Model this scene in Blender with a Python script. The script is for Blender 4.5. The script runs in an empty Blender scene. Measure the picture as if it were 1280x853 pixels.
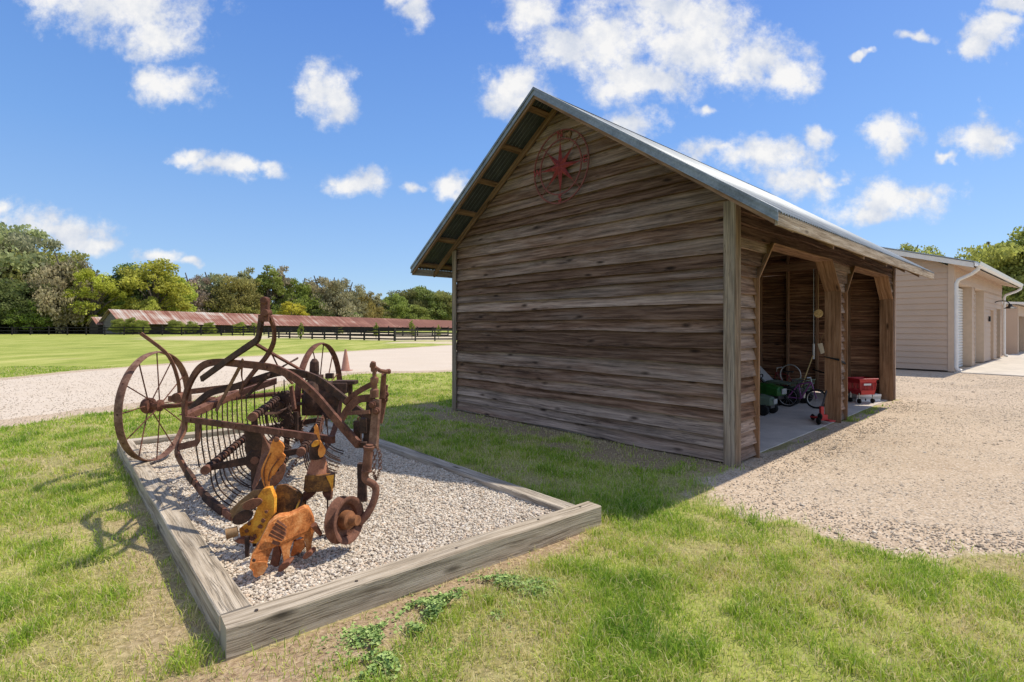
import bpy, bmesh, math, random
import numpy as np
from mathutils import Vector, Matrix, noise as mnoise
from mathutils.geometry import tessellate_polygon
random.seed(7); RNG = np.random.default_rng(11)
R = math.radians
SC = bpy.context.scene
COL = SC.collection
F = 641.0; HZ = 408.0; EYE = 1.5
def P(px, py, D): return Vector(((px-640)/F*D, D, EYE-(py-HZ)/F*D))
def G(px, py, z=0.0):
    D = (EYE-z)*F/(py-HZ); return Vector(((px-640)/F*D, D, z))
ORG = {}
def tag(o, label=None, cat=None, group=None, kind=None):
    if label: o['label'] = label
    if cat: o['category'] = cat
    if group: o['group'] = group
    if kind: o['kind'] = kind
    return o
def empty(name, loc, label=None, cat=None, group=None):
    o = bpy.data.objects.new(name, None); COL.objects.link(o); o.location = loc
    o.empty_display_size = .1
    ORG[o.name] = Vector(loc)
    return tag(o, label, cat, group)
def link(name, me, parent=None, loc=(0,0,0)):
    o = bpy.data.objects.new(name, me); COL.objects.link(o); o.location = loc
    if parent: o.parent = parent; ORG[o.name] = ORG.get(parent.name, Vector((0,0,0)))
    else: ORG[o.name] = Vector(loc)
    return o
# ------------------------------------------------------------ materials
class NT:
    def __init__(s, name, rough=.85, spec=.3, metal=0.0):
        s.m = bpy.data.materials.new(name); s.m.use_nodes = True
        s.t = s.m.node_tree; s.n = s.t.nodes; s.l = s.t.links
        s.b = s.n['Principled BSDF']; s.b.inputs['Roughness'].default_value = rough
        s.b.inputs['Specular IOR Level'].default_value = spec; s.b.inputs['Metallic'].default_value = metal
    def node(s, t, **k):
        n = s.n.new(t)
        for a, v in k.items(): setattr(n, a, v)
        return n
    def setin(s, sock, v):
        if hasattr(v, 'is_linked') or isinstance(v, bpy.types.NodeSocket): s.l.new(v, sock)
        else: sock.default_value = v
    def uv(s): return s.node('ShaderNodeTexCoord').outputs['UV']
    def obj(s): return s.node('ShaderNodeTexCoord').outputs['Object']
    def pos(s): return s.node('ShaderNodeNewGeometry').outputs['Position']
    def attr(s, name): return s.node('ShaderNodeAttribute', attribute_name=name).outputs['Fac']
    def map(s, v, scale=(1,1,1), loc=(0,0,0)):
        n = s.node('ShaderNodeMapping'); s.setin(n.inputs['Vector'], v)
        n.inputs['Scale'].default_value = scale; n.inputs['Location'].default_value = loc; return n.outputs[0]
    def noise(s, v, scale=5, det=4, rough=.55, dist=0):
        n = s.node('ShaderNodeTexNoise'); s.setin(n.inputs['Vector'], v)
        n.inputs['Scale'].default_value = scale; n.inputs['Detail'].default_value = det
        n.inputs['Roughness'].default_value = rough; n.inputs['Distortion'].default_value = dist
        return n.outputs['Fac']
    def vor(s, v, scale=5, out='Distance', rnd=1):
        n = s.node('ShaderNodeTexVoronoi'); s.setin(n.inputs['Vector'], v)
        n.inputs['Scale'].default_value = scale; n.inputs['Randomness'].default_value = rnd; return n.outputs[out]
    def math(s, op, a, b=0.0, c=0.0, clamp=False):
        n = s.node('ShaderNodeMath', operation=op, use_clamp=clamp)
        s.setin(n.inputs[0], a); s.setin(n.inputs[1], b); s.setin(n.inputs[2], c); return n.outputs[0]
    def vadd(s, a, b):
        n = s.node('ShaderNodeVectorMath', operation='ADD'); s.setin(n.inputs[0], a); s.setin(n.inputs[1], b); return n.outputs[0]
    def ramp(s, f, stops, interp='LINEAR'):
        n = s.node('ShaderNodeValToRGB'); n.color_ramp.interpolation = interp
        e = n.color_ramp.elements
        while len(e) < len(stops): e.new(.5)
        for i, (p, c) in enumerate(stops):
            e[i].position = p
            e[i].color = (c, c, c, 1) if isinstance(c, (int, float)) else (*c, 1)
        s.setin(n.inputs[0], f); return n.outputs[0]
    def mix(s, f, a, b, mode='MIX'):
        n = s.node('ShaderNodeMix', data_type='RGBA', blend_type=mode)
        s.setin(n.inputs[0], f)
        for i, v in ((6, a), (7, b)):
            s.setin(n.inputs[i], (*v, 1) if isinstance(v, tuple) and len(v) == 3 else v)
        return n.outputs[2]
    def color(s, c): s.setin(s.b.inputs['Base Color'], (*c, 1) if isinstance(c, tuple) else c); return s
    def bump(s, h, dist=.01, st=1.0):
        n = s.node('ShaderNodeBump'); s.setin(n.inputs['Height'], h); n.inputs['Distance'].default_value = dist
        n.inputs['Strength'].default_value = st; s.l.new(n.outputs[0], s.b.inputs['Normal']); return s

def wood_mat(name, dark, mid, light, grey=None, greyamt=.5, knot=.5, bump=.004, vary=.5, nails=False):
    t = NT(name, .88, .15); uv = t.uv(); rn = t.attr('rnd')
    off = t.node('ShaderNodeCombineXYZ'); t.l.new(t.math('MULTIPLY', rn, 53.0), off.inputs[0]); t.l.new(t.math('MULTIPLY', rn, 31.0), off.inputs[1])
    v = t.vadd(uv, off.outputs[0])
    warp = t.noise(t.map(v, (1.3, 4, 1)), 1, 2)
    wv = t.node('ShaderNodeCombineXYZ'); t.l.new(t.math('MULTIPLY', warp, .055), wv.inputs[1])
    v2 = t.vadd(v, wv.outputs[0])
    g1 = t.noise(t.map(v2, (1.2, 28, 1)), 1, 6, .6)
    g2 = t.noise(t.map(v2, (3, 160, 1)), 1, 4, .7)
    g = t.math('ADD', t.math('MULTIPLY', g1, .62), t.math('MULTIPLY', g2, .38))
    c = t.ramp(g, [(.38, dark), (.5, mid), (.62, light)])
    if grey:
        p = t.noise(t.map(v, (.55, 4.5, 1)), 1, 5, .65)
        p = t.math('ADD', p, t.math('MULTIPLY', t.math('SUBTRACT', rn, .5), .42))
        pm = t.ramp(p, [(.5-.22*greyamt, 0.0), (.5+.22*(1.2-greyamt), 1.0)])
        gc = t.mix(t.ramp(g, [(.38, 0.0), (.62, 1.0)]), tuple(x*.36 for x in grey), tuple(x*1.25 for x in grey))
        c = t.mix(t.math('MULTIPLY', pm, .92), c, gc)
    # damp stains
    st = t.ramp(t.noise(t.map(v, (.9, 2.2, 1), (9, 3, 0)), 1, 5, .7), [(.28, .62), (.5, 1.0)])
    c = t.mix(1.0, c, st, 'MULTIPLY')
    if knot > 0:
        kv = t.map(v2, (2.2, 7.5, 1))
        d = t.vor(kv, 1)
        cell = t.node('ShaderNodeTexVoronoi'); t.l.new(kv, cell.inputs['Vector']); cell.inputs['Scale'].default_value = 1
        sp = t.node('ShaderNodeSeparateColor'); t.l.new(cell.outputs['Color'], sp.inputs[0])
        on = t.math('LESS_THAN', sp.outputs[0], knot)
        k = t.ramp(d, [(.06, 1.0), (.12, .6), (.2, 0.0)])
        c = t.mix(t.math('MULTIPLY', t.math('MULTIPLY', on, k), .85), c, tuple(x*.25 for x in dark))
    # drying cracks that follow the grain
    cn = t.noise(t.map(v2, (.75, 34, 1), (3, 17, 0)), 1, 3, .55)
    ck = t.ramp(t.math('ABSOLUTE', t.math('SUBTRACT', cn, .5)), [(.003, 1.0), (.012, 0.0)])
    cm = t.ramp(t.noise(t.map(v, (1.1, 6, 1), (1, 2, 0)), 1, 3, .6), [(.46, 0.0), (.56, 1.0)])
    ckf = t.math('MULTIPLY', t.math('MULTIPLY', ck, cm), .6)
    c = t.mix(ckf, c, tuple(x*.35 for x in dark))
    if nails:
        su = t.node('ShaderNodeSeparateXYZ'); t.l.new(uv, su.inputs[0])
        du = t.math('MULTIPLY', t.math('SUBTRACT', t.math('FRACT', t.math('ADD', t.math('DIVIDE', su.outputs[0], .61), t.math('MULTIPLY', rn, .12))), .5), .61)
        dv = t.math('SUBTRACT', su.outputs[1], .035)
        dd = t.math('SQRT', t.math('ADD', t.math('POWER', t.math('ABSOLUTE', du), 2.0), t.math('POWER', t.math('ABSOLUTE', dv), 2.0)))
        nl = t.ramp(t.math('MULTIPLY', dd, 10.0), [(.07, 1.0), (.11, .35), (.25, 0.0)])
        c = t.mix(t.math('MULTIPLY', nl, .85), c, (.035, .022, .016))
    br = t.math('ADD', 1.0-vary*.5, t.math('MULTIPLY', t.math('FRACT', t.math('MULTIPLY', rn, 7.31)), vary))
    bc = t.node('ShaderNodeCombineColor')
    for i in range(3): t.l.new(br, bc.inputs[i])
    c = t.mix(1.0, c, bc.outputs[0], 'MULTIPLY')
    t.color(c); t.bump(t.math('SUBTRACT', g, t.math('MULTIPLY', ckf, .6)), bump*3, .8); return t.m

def rust_mat(name, dark, mid, light, scale=9, rough=.8, metal=.15, lo=.35, hi=.68):
    t = NT(name, rough, .3, metal); o = t.pos()
    a = t.noise(o, scale, 8, .68); b = t.noise(o, scale*7, 4, .7)
    f = t.math('ADD', t.math('MULTIPLY', a, .65), t.math('MULTIPLY', b, .35))
    c = t.ramp(f, [(lo, dark), (.5, mid), (hi, light)])
    t.color(c); t.bump(f, .004, .8); return t.m
def paint_mat(name, c, rough=.5, spec=.4, metal=0.0, dirt=.25, scale=6):
    t = NT(name, rough, spec, metal); o = t.pos()
    a = t.noise(o, scale, 6, .65)
    t.color(t.mix(t.ramp(a, [(.38, 1.0), (.62, 0.0)]), c, tuple(x*(1-dirt) for x in c)))
    t.bump(t.noise(o, scale*8, 3), .001, .4); return t.m
def stone_mat(name, cols):
    t = NT(name, .9, .15); r = t.attr('rnd')
    n = len(cols); c = t.ramp(r, [(i/(n-1), k) for i, k in enumerate(cols)])
    nz = t.noise(t.pos(), 180, 3)
    t.color(t.mix(t.ramp(nz, [(.35, .35), (.6, 0.0)]), c, tuple(.12 for _ in range(3)))); return t.m

# ------------------------------------------------------------ mesh builder
class MB:
    def __init__(s): s.v=[]; s.f=[]; s.uv=[]; s.r=[]
    def poly(s, pts, uvs=None, r=None):
        i = len(s.v); s.v += [tuple(p) for p in pts]; s.f.append(tuple(range(i, i+len(pts))))
        s.uv += list(uvs) if uvs else [(0,0)]*len(pts); s.r.append(random.random() if r is None else r)
    def hexa(s, c, r=None, L=None, W=None, T=None):
        # c: 8 corners, c[0..3] start ring (00,10,11,01) in (b,c); c[4..7] end ring along a
        r = random.random() if r is None else r
        c = [Vector(x) for x in c]; i = len(s.v); s.v += [tuple(x) for x in c]
        L = L or (c[4]-c[0]).length; W = W or (c[1]-c[0]).length; T = T or (c[3]-c[0]).length
        fs = [((0,1,5,4), [(0,0),(0,W),(L,W),(L,0)]), ((1,2,6,5), [(0,W),(0,W+T),(L,W+T),(L,W)]),
              ((2,3,7,6), [(0,W+T),(0,2*W+T),(L,2*W+T),(L,W+T)]), ((3,0,4,7), [(0,-T),(0,0),(L,0),(L,-T)]),
              ((3,2,1,0), [(0,T),(W*.05,T),(W*.05,0),(0,0)]), ((4,5,6,7), [(0,0),(W*.05,0),(W*.05,T),(0,T)])]
        for f, u in fs:
            s.f.append(tuple(i+k for k in f)); s.uv += u; s.r.append(r)
    def box(s, o, a, b, c, r=None):
        o, a, b, c = map(Vector, (o, a, b, c))
        s.hexa([o, o+b, o+b+c, o+c, o+a, o+a+b, o+a+b+c, o+a+c], r)
    def cbox(s, ctr, a, b, c, r=None):   # centre and full-length vectors
        ctr, a, b, c = map(Vector, (ctr, a, b, c)); s.box(ctr-(a+b+c)/2, a, b, c, r)
    def ring(s, rings, closed_ends=True, r=None, loop=False, vs=None):
        r = random.random() if r is None else r
        n = len(rings[0]); i0 = len(s.v)
        vs = vs or [j*.05 for j in range(n+1)]
        for rg in rings: s.v += [tuple(p) for p in rg]
        m = len(rings); acc = 0
        for k in range(m if loop else m-1):
            k2 = (k+1) % m
            l = (Vector(rings[k2][0])-Vector(rings[k][0])).length
            for j in range(n):
                j2 = (j+1) % n
                s.f.append((i0+k*n+j, i0+k*n+j2, i0+k2*n+j2, i0+k2*n+j))
                s.uv += [(acc, vs[j]), (acc, vs[j+1]), (acc+l, vs[j+1]), (acc+l, vs[j])]; s.r.append(r)
            acc += l
        if closed_ends and not loop:
            s.f.append(tuple(i0+j for j in range(n))[::-1]); s.uv += [(0,0)]*n; s.r.append(r)
            s.f.append(tuple(i0+(m-1)*n+j for j in range(n))); s.uv += [(0,0)]*n; s.r.append(r)
    def sweep(s, pts, w, t=None, nrm=None, sides=8, smooth=0, loop=False, taper=None, r=None):
        pts = [Vector(p) for p in pts]
        if smooth and len(pts) > 2: pts = catmull(pts, smooth, loop)
        rings = []; m = len(pts); prevN = None
        for k, p in enumerate(pts):
            a = pts[(k-1) % m] if (loop or k > 0) else p; b = pts[(k+1) % m] if (loop or k < m-1) else p
            T = (b-a).normalized()
            if nrm is not None: N = Vector(nrm)
            elif prevN is not None: N = prevN
            else: N = Vector((0,0,1)) if abs(T.z) < .9 else Vector((1,0,0))
            N = (N-T*N.dot(T)).normalized(); prevN = N
            B = T.cross(N)
            sc = 1 if taper is None else 1+(taper-1)*k/(m-1)
            if t is None:
                rings.append([p+(N*math.cos(q)+B*math.sin(q))*w*sc for q in [2*math.pi*j/sides for j in range(sides)]])
            else:  # rectangular: t along N, w along B
                n2 = N*t*.5; b2 = B*w*.5*sc
                rings.append([p-n2-b2, p-n2+b2, p+n2+b2, p+n2-b2])
        s.ring(rings, True, r, loop)
    def lathe(s, o, axis, prof, seg=24, r=None):
        o = Vector(o); A = Vector(axis).normalized(); U = (Vector((0,0,1)) if abs(A.z) < .9 else Vector((1,0,0)))
        U = (U-A*U.dot(A)).normalized(); V = A.cross(U)
        rings = [[o+A*h+(U*math.cos(2*math.pi*j/seg)+V*math.sin(2*math.pi*j/seg))*max(rr, 1e-4) for j in range(seg)] for rr, h in prof]
        s.ring(rings, True, r)
    def plate(s, pts, th, r=None):   # polygon extruded along thickness vector
        pts = [Vector(p) for p in pts]; th = Vector(th); r = random.random() if r is None else r
        tri = tessellate_polygon([pts]); i = len(s.v); n = len(pts)
        s.v += [tuple(p) for p in pts]+[tuple(p+th) for p in pts]
        def uvp(p): return (p.x+p.y, p.z)
        for a, b, c in tri:
            s.f.append((i+a, i+b, i+c)); s.uv += [uvp(pts[q]) for q in (a,b,c)]; s.r.append(r)
            s.f.append((i+n+c, i+n+b, i+n+a)); s.uv += [uvp(pts[q]) for q in (c,b,a)]; s.r.append(r)
        for k in range(n):
            k2 = (k+1) % n; s.f.append((i+k, i+k2, i+n+k2, i+n+k)); s.uv += [uvp(pts[k]), uvp(pts[k2]), uvp(pts[k2]), uvp(pts[k])]; s.r.append(r)
    def build(s, name, mat, parent=None, loc=None, smooth=False, bevel=0, recalc=True):
        me = bpy.data.meshes.new(name)
        org = ORG.get(parent.name, Vector((0,0,0))) if parent else Vector(loc or (0,0,0))
        me.from_pydata([tuple(Vector(v)-org) for v in s.v], [], s.f)
        u = me.uv_layers.new(name='UVMap'); u.data.foreach_set('uv', [x for p in s.uv for x in p])
        at = me.attributes.new('rnd', 'FLOAT', 'FACE'); at.data.foreach_set('value', s.r)
        if recalc:
            bm = bmesh.new(); bm.from_mesh(me); bmesh.ops.recalc_face_normals(bm, faces=bm.faces); bm.to_mesh(me); bm.free()
        me.materials.append(mat)
        if smooth:
            me.polygons.foreach_set('use_smooth', [True]*len(me.polygons))
            try: me.set_sharp_from_angle(angle=R(40))
            except Exception: pass
        o = link(name, me, parent, (0,0,0) if parent else org)
        if bevel:
            b = o.modifiers.new('bevel', 'BEVEL'); b.width = bevel; b.segments = 2; b.limit_method = 'ANGLE'
        return o
def catmull(p, n, loop=False):
    out = []; m = len(p)
    for i in range(m if loop else m-1):
        if loop: a, b, c, d = p[(i-1)%m], p[i], p[(i+1)%m], p[(i+2)%m]
        else: a, b, c, d = p[max(i-1,0)], p[i], p[i+1], p[min(i+2,m-1)]
        for k in range(n):
            t = k/n; out.append(.5*((2*b)+(c-a)*t+(2*a-5*b+4*c-d)*t*t+(3*b-a-3*c+d)*t**3))
    if not loop: out.append(p[-1])
    return out
def npmesh(name, V, Fc, mat, attrs=None, parent=None, smooth=False):
    me = bpy.data.meshes.new(name); V = np.asarray(V, np.float32); Fc = np.asarray(Fc, np.int32)
    me.vertices.add(len(V)); me.vertices.foreach_set('co', V.ravel())
    k = Fc.shape[1]; me.loops.add(Fc.size); me.loops.foreach_set('vertex_index', Fc.ravel())
    me.polygons.add(len(Fc)); me.polygons.foreach_set('loop_start', np.arange(0, Fc.size, k, dtype=np.int32))
    me.update(calc_edges=True); me.validate()
    for n, (dom, val) in (attrs or {}).items():
        a = me.attributes.new(n, 'FLOAT', dom); a.data.foreach_set('value', np.asarray(val, np.float32))
    me.polygons.foreach_set('use_smooth', [smooth]*len(me.polygons))
    me.materials.append(mat); return link(name, me, parent)
# numpy noise
def _h(i, j, s):
    x = np.sin(i*127.1+j*311.7+s*74.7)*43758.5453; return x-np.floor(x)
def vn(x, y, s=0):
    i = np.floor(x); j = np.floor(y); u = x-i; v = y-j; u = u*u*(3-2*u); v = v*v*(3-2*v)
    return (_h(i,j,s)*(1-u)+_h(i+1,j,s)*u)*(1-v)+(_h(i,j+1,s)*(1-u)+_h(i+1,j+1,s)*u)*v
def fbm(x, y, s=0, o=4):
    r = 0; a = .5; t = 0
    for k in range(o): r = r+a*vn(x*2**k, y*2**k, s+k); t += a; a *= .5
    return r/t
def sdist(x, y, poly):   # >0 inside
    x = np.asarray(x, float); y = np.asarray(y, float); n = len(poly); d = np.full(x.shape, 1e9); ins = np.zeros(x.shape, bool)
    for i in range(n):
        ax, ay = poly[i]; bx, by = poly[(i+1) % n]; ex, ey = bx-ax, by-ay
        t = np.clip(((x-ax)*ex+(y-ay)*ey)/(ex*ex+ey*ey+1e-12), 0, 1)
        d = np.minimum(d, np.hypot(x-ax-t*ex, y-ay-t*ey))
        if ey != 0: ins ^= ((ay > y) != (by > y)) & (x < ax+(y-ay)/ey*ex)
    return np.where(ins, d, -d)
# ------------------------------------------------------------ materials used
M_WALL = wood_mat('weathered_siding', (.065,.034,.021), (.18,.102,.066), (.31,.195,.133), (.37,.275,.218), .52, .8, .004, .55, True)
M_WALL_IN = wood_mat('siding_inside', (.05,.025,.015), (.21,.105,.062), (.46,.28,.17), None, 0, .3, .003, .8)
M_POST = wood_mat('post_wood', (.12,.082,.052), (.26,.185,.125), (.40,.30,.21), (.34,.28,.22), .45, .35, .003, .25)
M_FRAME = wood_mat('frame_wood', (.14,.075,.04), (.30,.17,.095), (.42,.26,.16), None, 0, .25, .002, .25)
M_STUD = wood_mat('stud_wood', (.12,.068,.04), (.26,.155,.095), (.36,.23,.15), None, 0, .25, .002, .3)
M_FASCIA = wood_mat('fascia_wood', (.2,.14,.09), (.42,.33,.24), (.6,.52,.42), (.55,.5,.44), .5, .35, .002, .2)
M_TIMBER = wood_mat('landscape_timber', (.21,.165,.115), (.46,.385,.29), (.62,.54,.43), (.54,.475,.395), .5, .6, .006, .12)
def galv():
    t = NT('galvanised_metal', .6, .4, .5); o = t.pos()
    a = t.noise(o, 2.5, 6, .65); b = t.noise(o, 40, 3)
    f = t.math('ADD', t.math('MULTIPLY', a, .75), t.math('MULTIPLY', b, .25))
    t.color(t.ramp(f, [(.35, (.15,.17,.19)), (.55, (.26,.29,.32)), (.7, (.36,.39,.41))])); t.bump(b, .001, .3); return t.m
M_GALV = galv()
M_GALVD = paint_mat('dull_galvanised', (.20,.24,.27), .55, .4, .4, .35)
def concrete(name, c, sc=1.5):
    t = NT(name, .9, .2); o = t.pos(); a = t.noise(o, sc, 7, .7); b = t.noise(o, 60, 4)
    t.color(t.mix(t.ramp(b, [(.4,.3),(.6,0.0)]), t.ramp(a, [(.35, tuple(x*.72 for x in c)), (.62, c)]), tuple(x*.6 for x in c)))
    t.bump(b, .002, .5); return t.m
M_CONC = concrete('barn_concrete', (.68,.61,.54)); M_CONC2 = concrete('pale_concrete', (.66,.60,.52))

# ------------------------------------------------------------ the timber barn
TH = R(42.7); BV = Vector((math.cos(TH), math.sin(TH), 0)); BU = Vector((-math.sin(TH), math.cos(TH), 0)); BO = Vector((2.37, 5.53, 0)); UP = Vector((0,0,1))
BW, BL = 4.93, 7.35
def B(u, s, z): return BO+BU*u+BV*s+UP*z
SL = .697; OH = .633
def ztop(u): return 2.57+SL*((u+OH) if u <= BW/2 else (BW+OH-u))
barn = empty('timber_barn', BO, 'weathered brown timber barn with lap siding, two open bays and a metal gable roof', 'barn')
def courses(z0, z1, br=(), lo=.118, hi=.192, seed=3):
    rr = random.Random(seed); z = z0; out = [z0]
    stops = sorted([b for b in br if z0 < b < z1]+[z1])
    for st in stops:
        n = max(1, round((st-out[-1])/((lo+hi)/2))); w = [rr.uniform(lo, hi) for _ in range(n)]; k = (st-out[-1])/sum(w)
        z = out[-1]
        for q in w: z += q*k; out.append(z)
    return out
def lap(mb, iv, zs, place, seg=.45, seed=5):
    rr = random.Random(seed)
    for z0, z1 in zip(zs, zs[1:]):
        e = 1e-4; lo, hi = iv(z0+e), iv(z1-e)
        if len(hi) != len(lo): continue
        for (a0, a1), (b0, b1) in zip(lo, hi):
            if a1-a0 < .01 and b1-b0 < .01: continue
            n = max(1, int(max(a1-a0, b1-b0)/seg)); rg = []; acc = 0
            w0 = rr.uniform(0, 99); sag = rr.uniform(-.006, .006)
            for k in range(n+1):
                t = k/n; ab = a0+(a1-a0)*t; at = b0+(b1-b0)*t
                wob = (mnoise.noise(Vector((w0+t*n*.35, 0, 3.3)))) * .030 * (4*t*(1-t)*.6+.4)+sag
                ob = .050+mnoise.noise(Vector((w0+t*n*.3, 8, 1)))*.012; ot = .004
                rg.append([place(ab, z0-.012+wob, ob), place(ab, z0-.012+wob, 0), place(at, z1+.002, 0), place(at, z1+.002, ot)])
            h = z1-z0
            mb.ring(rg, True, rr.random(), vs=[-.03, 0, h, h+.01, 2*h+.01])
zg = courses(.04, ztop(BW/2)-.14, (2.88,), seed=4)
def iv_gable(z):
    if z <= ztop(0)-.13: return [(.0, BW)]
    d = (z-(ztop(0)-.13))/SL; return [(min(d, BW/2-.002), max(BW-d, BW/2+.002))]
mb = MB(); lap(mb, iv_gable, zg, lambda a, z, o: B(a, -o, z)); mb.build('gable_wall', M_WALL, barn)
zs2 = courses(.04, ztop(0)-.06, (2.05, 2.5), seed=9)
OPEN = [(.52, 3.64), (3.96, 7.12)]
def iv_side(z):
    out = []; a = 0
    for o0, o1 in OPEN:
        if z < 2.05: c = 0
        elif z < 2.5: c = z-2.05
        else: c = None
        if c is None: continue
        out.append((a, o0+c)); a = o1-c
    out.append((a, BL)); return out
mb = MB(); lap(mb, iv_side, zs2, lambda a, z, o: B(-o, a, z), seed=6); mb.build('side_wall', M_WALL, barn)
mb = MB(); lap(mb, iv_gable, zg, lambda a, z, o: B(a, BL+o, z), seed=8); mb.build('end_wall', M_WALL_IN, barn)
mb = MB(); lap(mb, lambda z: [(0, BL)], courses(.04, ztop(0)-.06, seed=2), lambda a, z, o: B(BW+o, a, z), seed=12); mb.build('rear_wall', M_WALL_IN, barn)
# dark felt-free backing boards that stop light leaking between the laps are the studs' own sheathing strips
for s_ in (0, BL-.09):
    pass
# studs on end wall and rear wall
for u in (.12, .73, 1.34, 1.95, 2.56, 3.17, 3.78, 4.39):
    mb = MB(); mb.box(B(u-.02, BL-.10, .05), UP*(2.72), BU*.042, BV*.095); mb.build('stud', M_STUD, barn)
mb = MB(); mb.box(B(.02, BL-.105, 2.775), BU*(BW-.04), BV*.1, UP*.09); mb.build('top_plate', M_STUD, barn)
for u in (.73, 1.95, 3.17, 4.39):
    h = ztop(u)-.14-2.87
    if h > .1: mb = MB(); mb.box(B(u-.02, BL-.099, 2.868), UP*h, BU*.042, BV*.09); mb.build('stud', M_STUD, barn)
for s_ in np.arange(.6, 7.2, .61):
    mb = MB(); mb.box(B(BW-.10, s_-.02, .05), UP*2.75, BV*.042, BU*.09); mb.build('stud', M_STUD, barn)
# tie beams across
for s_ in (3.80, 6.4):
    mb = MB(); mb.box(B(.02, s_-.02, 2.70), BU*(BW-.12), BV*.045, UP*.14); mb.build('tie_beam', M_STUD, barn)
# header beam inside the side wall
mb = MB(); mb.box(B(.005, .02, 2.53), BV*(BL-.15), BU*.14, UP*.24); mb.build('header_beam', M_FRAME, barn)
# corner boards
mb = MB(); mb.box(B(-.062, -.076, .0), UP*2.84, BU*.12, BV*.018); mb.box(B(-.080, -.076, .0), UP*2.84, BV*.12, BU*.0175); mb.build('corner_board', M_POST, barn, bevel=.002)
mb = MB(); mb.box(B(BW-.05, -.076, .0), UP*2.84, BU*.11, BV*.018); mb.build('corner_board', M_POST, barn, bevel=.002)
mb = MB(); mb.box(B(-.072, BL-.055, .0), UP*2.72, BV*.10, BU*.074); mb.build('corner_board', M_WALL, barn, bevel=.002)
# posts and opening frames
mb = MB(); mb.box(B(.003, 3.655, .0), UP*2.52, BV*.29, BU*.14); mb.build('post', M_POST, barn, bevel=.004)
mb = MB(); mb.box(B(.003, 7.135, .0), UP*2.52, BV*.19, BU*.14); mb.build('post', M_POST, barn, bevel=.004)
mb = MB(); mb.box(B(.003, .02, .0), UP*2.52, BV*.48, BU*.14); mb.build('post', M_POST, barn, bevel=.004)
for o0, o1 in OPEN:
    fr = MB(); t = .022; w = .225; a = -.080
    def rail(p, q, inn):   # board lining an opening edge from p to q (s,z); inn = inward direction (s,z)
        p3 = B(a, p[0], p[1]); d = B(a, q[0], q[1])-p3; fr.box(p3, d, BU*w, (BV*inn[0]+UP*inn[1])*t)
    rail((o0, 0), (o0, 2.05), (1, 0)); rail((o1, 0), (o1, 2.05), (-1, 0))
    k = .7071; rail((o0+.001, 2.052), (o0+.45, 2.5), (k, -k)); rail((o1-.001, 2.052), (o1-.45, 2.5), (-k, -k))
    rail((o0+.452, 2.498), (o1-.452, 2.498), (0, -1))
    fr.build('opening_frame', M_FRAME, barn, bevel=.002)
# chamfer brace blocks behind the siding
for o0, o1 in OPEN:
    for e, d in ((o0, 1), (o1, -1)):
        mb = MB(); mb.plate([B(.004, e+.001*d, 2.06), B(.004, e+.001*d, 2.52), B(.004, e+.45*d, 2.52)], BU*.135); mb.build('knee_brace', M_FRAME, barn)
# roof: corrugated sheets
def roof_slope(side):
    mb = MB(); s0, s1 = -.537, 7.57; n = int((s1-s0)/.0135)
    u0, u1 = (-OH-.03, BW/2) if side == 0 else (BW+OH+.03, BW/2)
    n += n % 2
    V = []; 
    for k in range(n+1):
        s_ = s0+(s1-s0)*k/n; dz = .009*math.sin(2*math.pi*(s_-s0)/.0675)
        for u in (u0, u1): V.append(tuple(B(u, s_, (ztop(u) if 0 <= u <= BW else ztop(u))+dz)-BO))
    Fc = [(2*k, 2*k+1, 2*k+3, 2*k+2) for k in range(n)]
    o = npmesh('roof', V, Fc, M_GALV, parent=barn, smooth=True); m = o.modifiers.new('t', 'SOLIDIFY'); m.thickness = .003; return o
roof_slope(0); roof_slope(1)
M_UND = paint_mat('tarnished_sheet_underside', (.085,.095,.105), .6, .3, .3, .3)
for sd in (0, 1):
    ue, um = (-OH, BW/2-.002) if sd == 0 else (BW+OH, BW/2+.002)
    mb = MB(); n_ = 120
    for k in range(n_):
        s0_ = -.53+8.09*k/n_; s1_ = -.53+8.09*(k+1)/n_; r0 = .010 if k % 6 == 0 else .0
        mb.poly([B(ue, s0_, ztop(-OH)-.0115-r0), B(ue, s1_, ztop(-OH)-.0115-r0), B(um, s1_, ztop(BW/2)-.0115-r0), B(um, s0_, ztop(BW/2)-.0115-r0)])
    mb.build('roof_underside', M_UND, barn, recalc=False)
mb = MB()
for sd in (-1, 1):
    mb.hexa([B(BW/2, -.545, 4.742), B(BW/2, -.545, 4.746), B(BW/2, 7.58, 4.746), B(BW/2, 7.58, 4.742),
             B(BW/2+sd*.16, -.545, 4.742-.16*SL+.008), B(BW/2+sd*.16, -.545, 4.746-.16*SL+.008), B(BW/2+sd*.16, 7.58, 4.746-.16*SL+.008), B(BW/2+sd*.16, 7.58, 4.742-.16*SL+.008)])
mb.build('ridge_cap', M_GALV, barn)
LS = math.sqrt(1+SL*SL)
# purlins
for sd in (0, 1):
    for q in (.06, .62, 1.18, 1.74, 2.30, 2.86):
        u = -OH+q if sd == 0 else BW+OH-q; d = 1 if sd == 0 else -1
        ax = (BU*d+UP*SL)/LS; nn = (-BU*d*SL+UP)/LS
        mb = MB(); mb.box(B(u, -.50, ztop(u)-.0125)-nn*.038, BV*8.03, ax*.088, nn*.036); mb.build('purlin', M_STUD, barn)
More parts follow.
